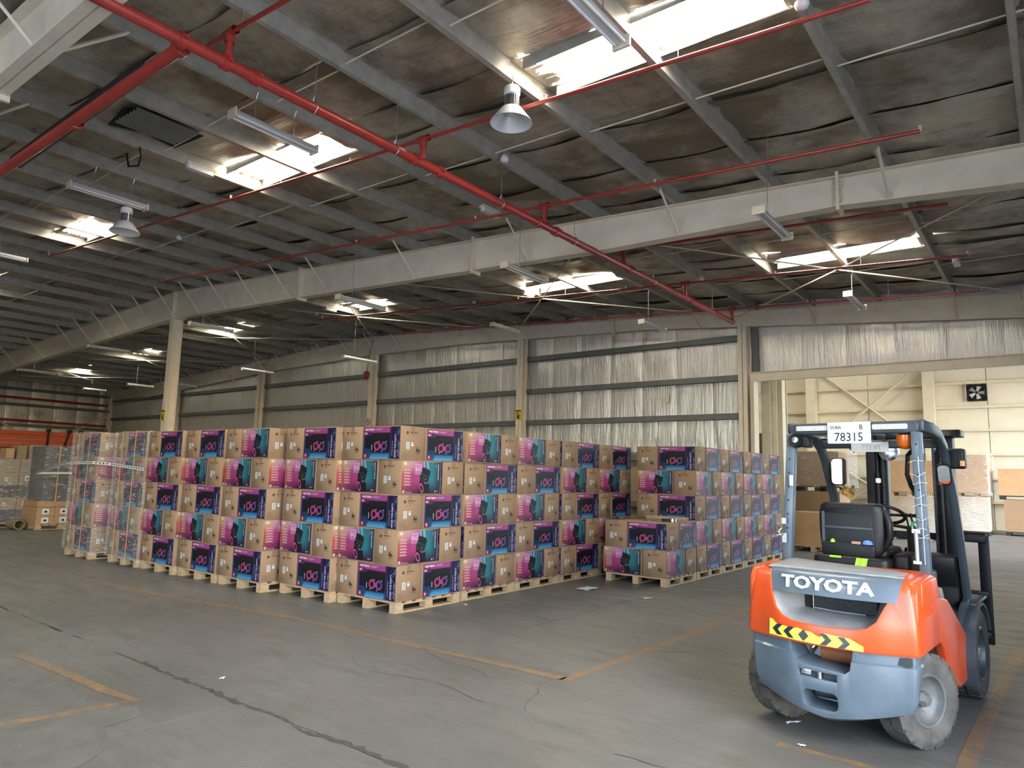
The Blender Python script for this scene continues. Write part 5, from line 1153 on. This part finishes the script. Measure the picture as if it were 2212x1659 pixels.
fp('seat_base', MB().rbox(-.27, .25, .18, .66, 1.03, 1.13, .06, axis='z'), M_BLACK, bev=.025, seg=3); fp('seat_cushion', MB().rbox(-.25, .22, .30, .74, 1.12, 1.19, .06, axis='z'), M_BLACK, bev=.025, seg=3)
fp('lime_cloth', MB().grid(4, 4, lambda u, v: (.04+.075*u-.01*v, .175-.012*v+.004*math.sin(u*9), 1.125-.075*v*(1-.4*abs(u-.6)))), M_GREENC); fp('lime_cloth', MB().grid(3, 2, lambda u, v: (-.14+.08*u, .172, 1.13-.015*v)), M_GREENC)
fp('arm_console', MB().rbox(.24, .36, .28, .66, 1.03, 1.16, .04, axis='z'), M_BLACK, bev=.02, seg=3)
# steering wheel, column, levers, dash
mt = Matrix.Translation((.04, .93, 1.41)) @ Matrix.Rotation(math.radians(-28), 4, 'X')
fp('steering_wheel', MB().tube([mt @ Vector((.155*math.cos(a*PI/12), .155*math.sin(a*PI/12), 0)) for a in range(24)], .013, 8, closed=True).tube([mt @ Vector((-.15, 0, 0)), mt @ Vector((.15, 0, 0))], .012, 6), M_BLACK, smooth=60)
fp('steering_column', MB().tube([(.04, .95, 1.40), (.04, 1.25, .75)], .03, 8), M_BLACK); fp('column_switch', MB().tube([(.08, .98, 1.33), (.24, .98, 1.31)], .014, 6), M_BLACK)
fp('dash_cowl', loft([[(x, y, z) for x, y in [(-.42, 1.33+dy), (-.2, 1.30+dy), (.25, 1.30+dy), (.46, 1.33+dy), (.47, 1.47), (-.44, 1.47)]] for z, dy in ((.47, .06), (.85, .05), (.98, -.05), (1.08, -.06), (1.10, -.04))]), M_BLACK, bev=.012)
fp('lever_block', MB().rbox(.20, .33, .92, 1.05, 1.0, 1.33, .04, axis='z'), M_BLACK, bev=.02)
for k in range(4):
    lv = fp('control_lever', MB().tube([(.21+.035*k, 1.0, 1.3), (.20+.035*k, .96, 1.40)], .007, 6), M_BLACK); MB().lathe([(0, -.018), (.017, -.01), (.019, .01), (0, .02)], 10, mat=Matrix.Translation((.20+.035*k, .955, 1.41))).obj('knob', M_BLACK, lv, 60)
fp('green_ring', MB().tube([(.285+.028*math.cos(a*PI/8), .86, 1.335+.032*math.sin(a*PI/8)) for a in range(14)], .009, 6), mat('green_plastic', (.03, .30, .09), .4)); fp('brass_cap', MB().lathe([(0, -.01), (.014, -.01), (.014, .01), (0, .01)], 10, axis='y', mat=Matrix.Translation((.30, .855, 1.335))), M_IVORY)
fp('pedal_rod', MB().tube([(.16, 1.1, 1.15), (.12, 1.15, 1.0), (.16, 1.2, .8)], .01, 6), M_BLACK); fp('yellow_rag', MB().grid(5, 5, lambda u, v: (-.245+.10*(u-.5)+.02*math.sin(v*9), 1.02+.02*math.sin(u*11), 1.62-.085*v+.02*math.sin(u*8))), mat('rag_cloth', (.45, .25, .06), .9))
# --- mast
for s in (-1, 1):
    xc = .052+s*.262
    b = MB().box(xc-.075, xc+.075, 1.93, 1.945, .12, 2.0).box(xc+s*.065-.010, xc+s*.065+.010, 1.80, 1.95, .12, 2.10).box(xc-s*.03-.008, xc-s*.03+.008, 1.82, 1.95, .12, 2.04)
    b2 = MB().box(xc+s*.065-.012, xc+s*.065+.012, 1.78, 1.92, .12, 2.08).box(xc-.06, xc+.075, 1.78, 1.795, .12, 2.08)
    fp('outer_mast_rail', MB().box(xc+s*.045-.038, xc+s*.045+.038, 1.80, 1.97, .12, 2.10), M_BLACKM, bev=.006); fp('inner_mast_rail', MB().box(xc-s*.035-.045, xc-s*.035+.045, 1.84, 1.97, .14, 2.10), M_BLACKM, bev=.004)
    fp('lift_cylinder', MB().tube([(xc-s*.01, 1.81, .2), (xc-s*.01, 1.81, 1.75)], .028, 12).tube([(xc-s*.01, 1.81, 1.75), (xc-s*.01, 1.81, 2.0)], .017, 10), M_BLACKM, smooth=50)
    fp('cylinder_band', MB().lathe([(.03, 0), (.032, .0), (.032, .04), (.03, .04)], 14, mat=Matrix.Translation((xc-s*.01, 1.81, 1.66))), M_CHROME)
    ch = MB()
    for k in range(60): ch.box(xc-s*.06-.010, xc-s*.06+.010, 1.80, 1.812, .9+k*.019, .9+k*.019+.011)
    o = fp('lift_chain', ch, M_TDARK); o['kind'] = 'stuff'
    fp('chain_wheel', MB().lathe([(0, -.012), (.06, -.012), (.065, 0), (.06, .012), (0, .012)], 24, axis='x', mat=Matrix.Translation((xc-s*.05, 1.86, 1.99))), M_STEEL, smooth=40)
fp('pulley_disc', MB().lathe([(0, 1.735), (.055, 1.735), (.085, 1.745), (.085, 1.76), (0, 1.76)], 30, axis='y', mat=Matrix.Translation((-.085, 0, 1.945))), M_CHROME, smooth=30)
fp('mast_crosshead', MB().box(-.27, .40, 1.86, 1.96, 2.06, 2.12).prism([(1.72, 2.07), (1.98, 2.07), (1.98, 2.13), (1.76, 2.13)], .28, .47, 'x'), M_BLACKM, bev=.008); fp('mast_tie', MB().box(-.27, .40, 1.95, 1.98, 1.17, 1.23), M_BLACKM); fp('mast_tie', MB().box(-.27, .40, 1.95, 1.98, .3, .4), M_BLACKM)
# --- carriage, backrest and forks
for z in (1.19, .72, .38): fp('carriage_bar', MB().box(-.49, .56, 2.12, 2.16, z-.03, z+.03), M_BLACKM, bev=.004)
for s, xx in ((-1, -.49), (1, .535)): fp('backrest_post', MB().box(xx-.04, xx+.04, 2.16, 2.21, .30, 1.22), M_BLACKM, bev=.006)
for xx in (-.2, .02, .25): fp('backrest_bar', MB().box(xx-.015, xx+.015, 2.15, 2.18, .38, 1.19), M_BLACKM)
for xx in (-.26, .34):
    f_ = fp('fork', MB().prism([(2.18, .55), (2.22, .55), (2.22, .10), (3.24, .075), (3.24, .06), (2.18, .05)], xx-.055, xx+.055, 'x'), M_BLACKM, bev=.004)
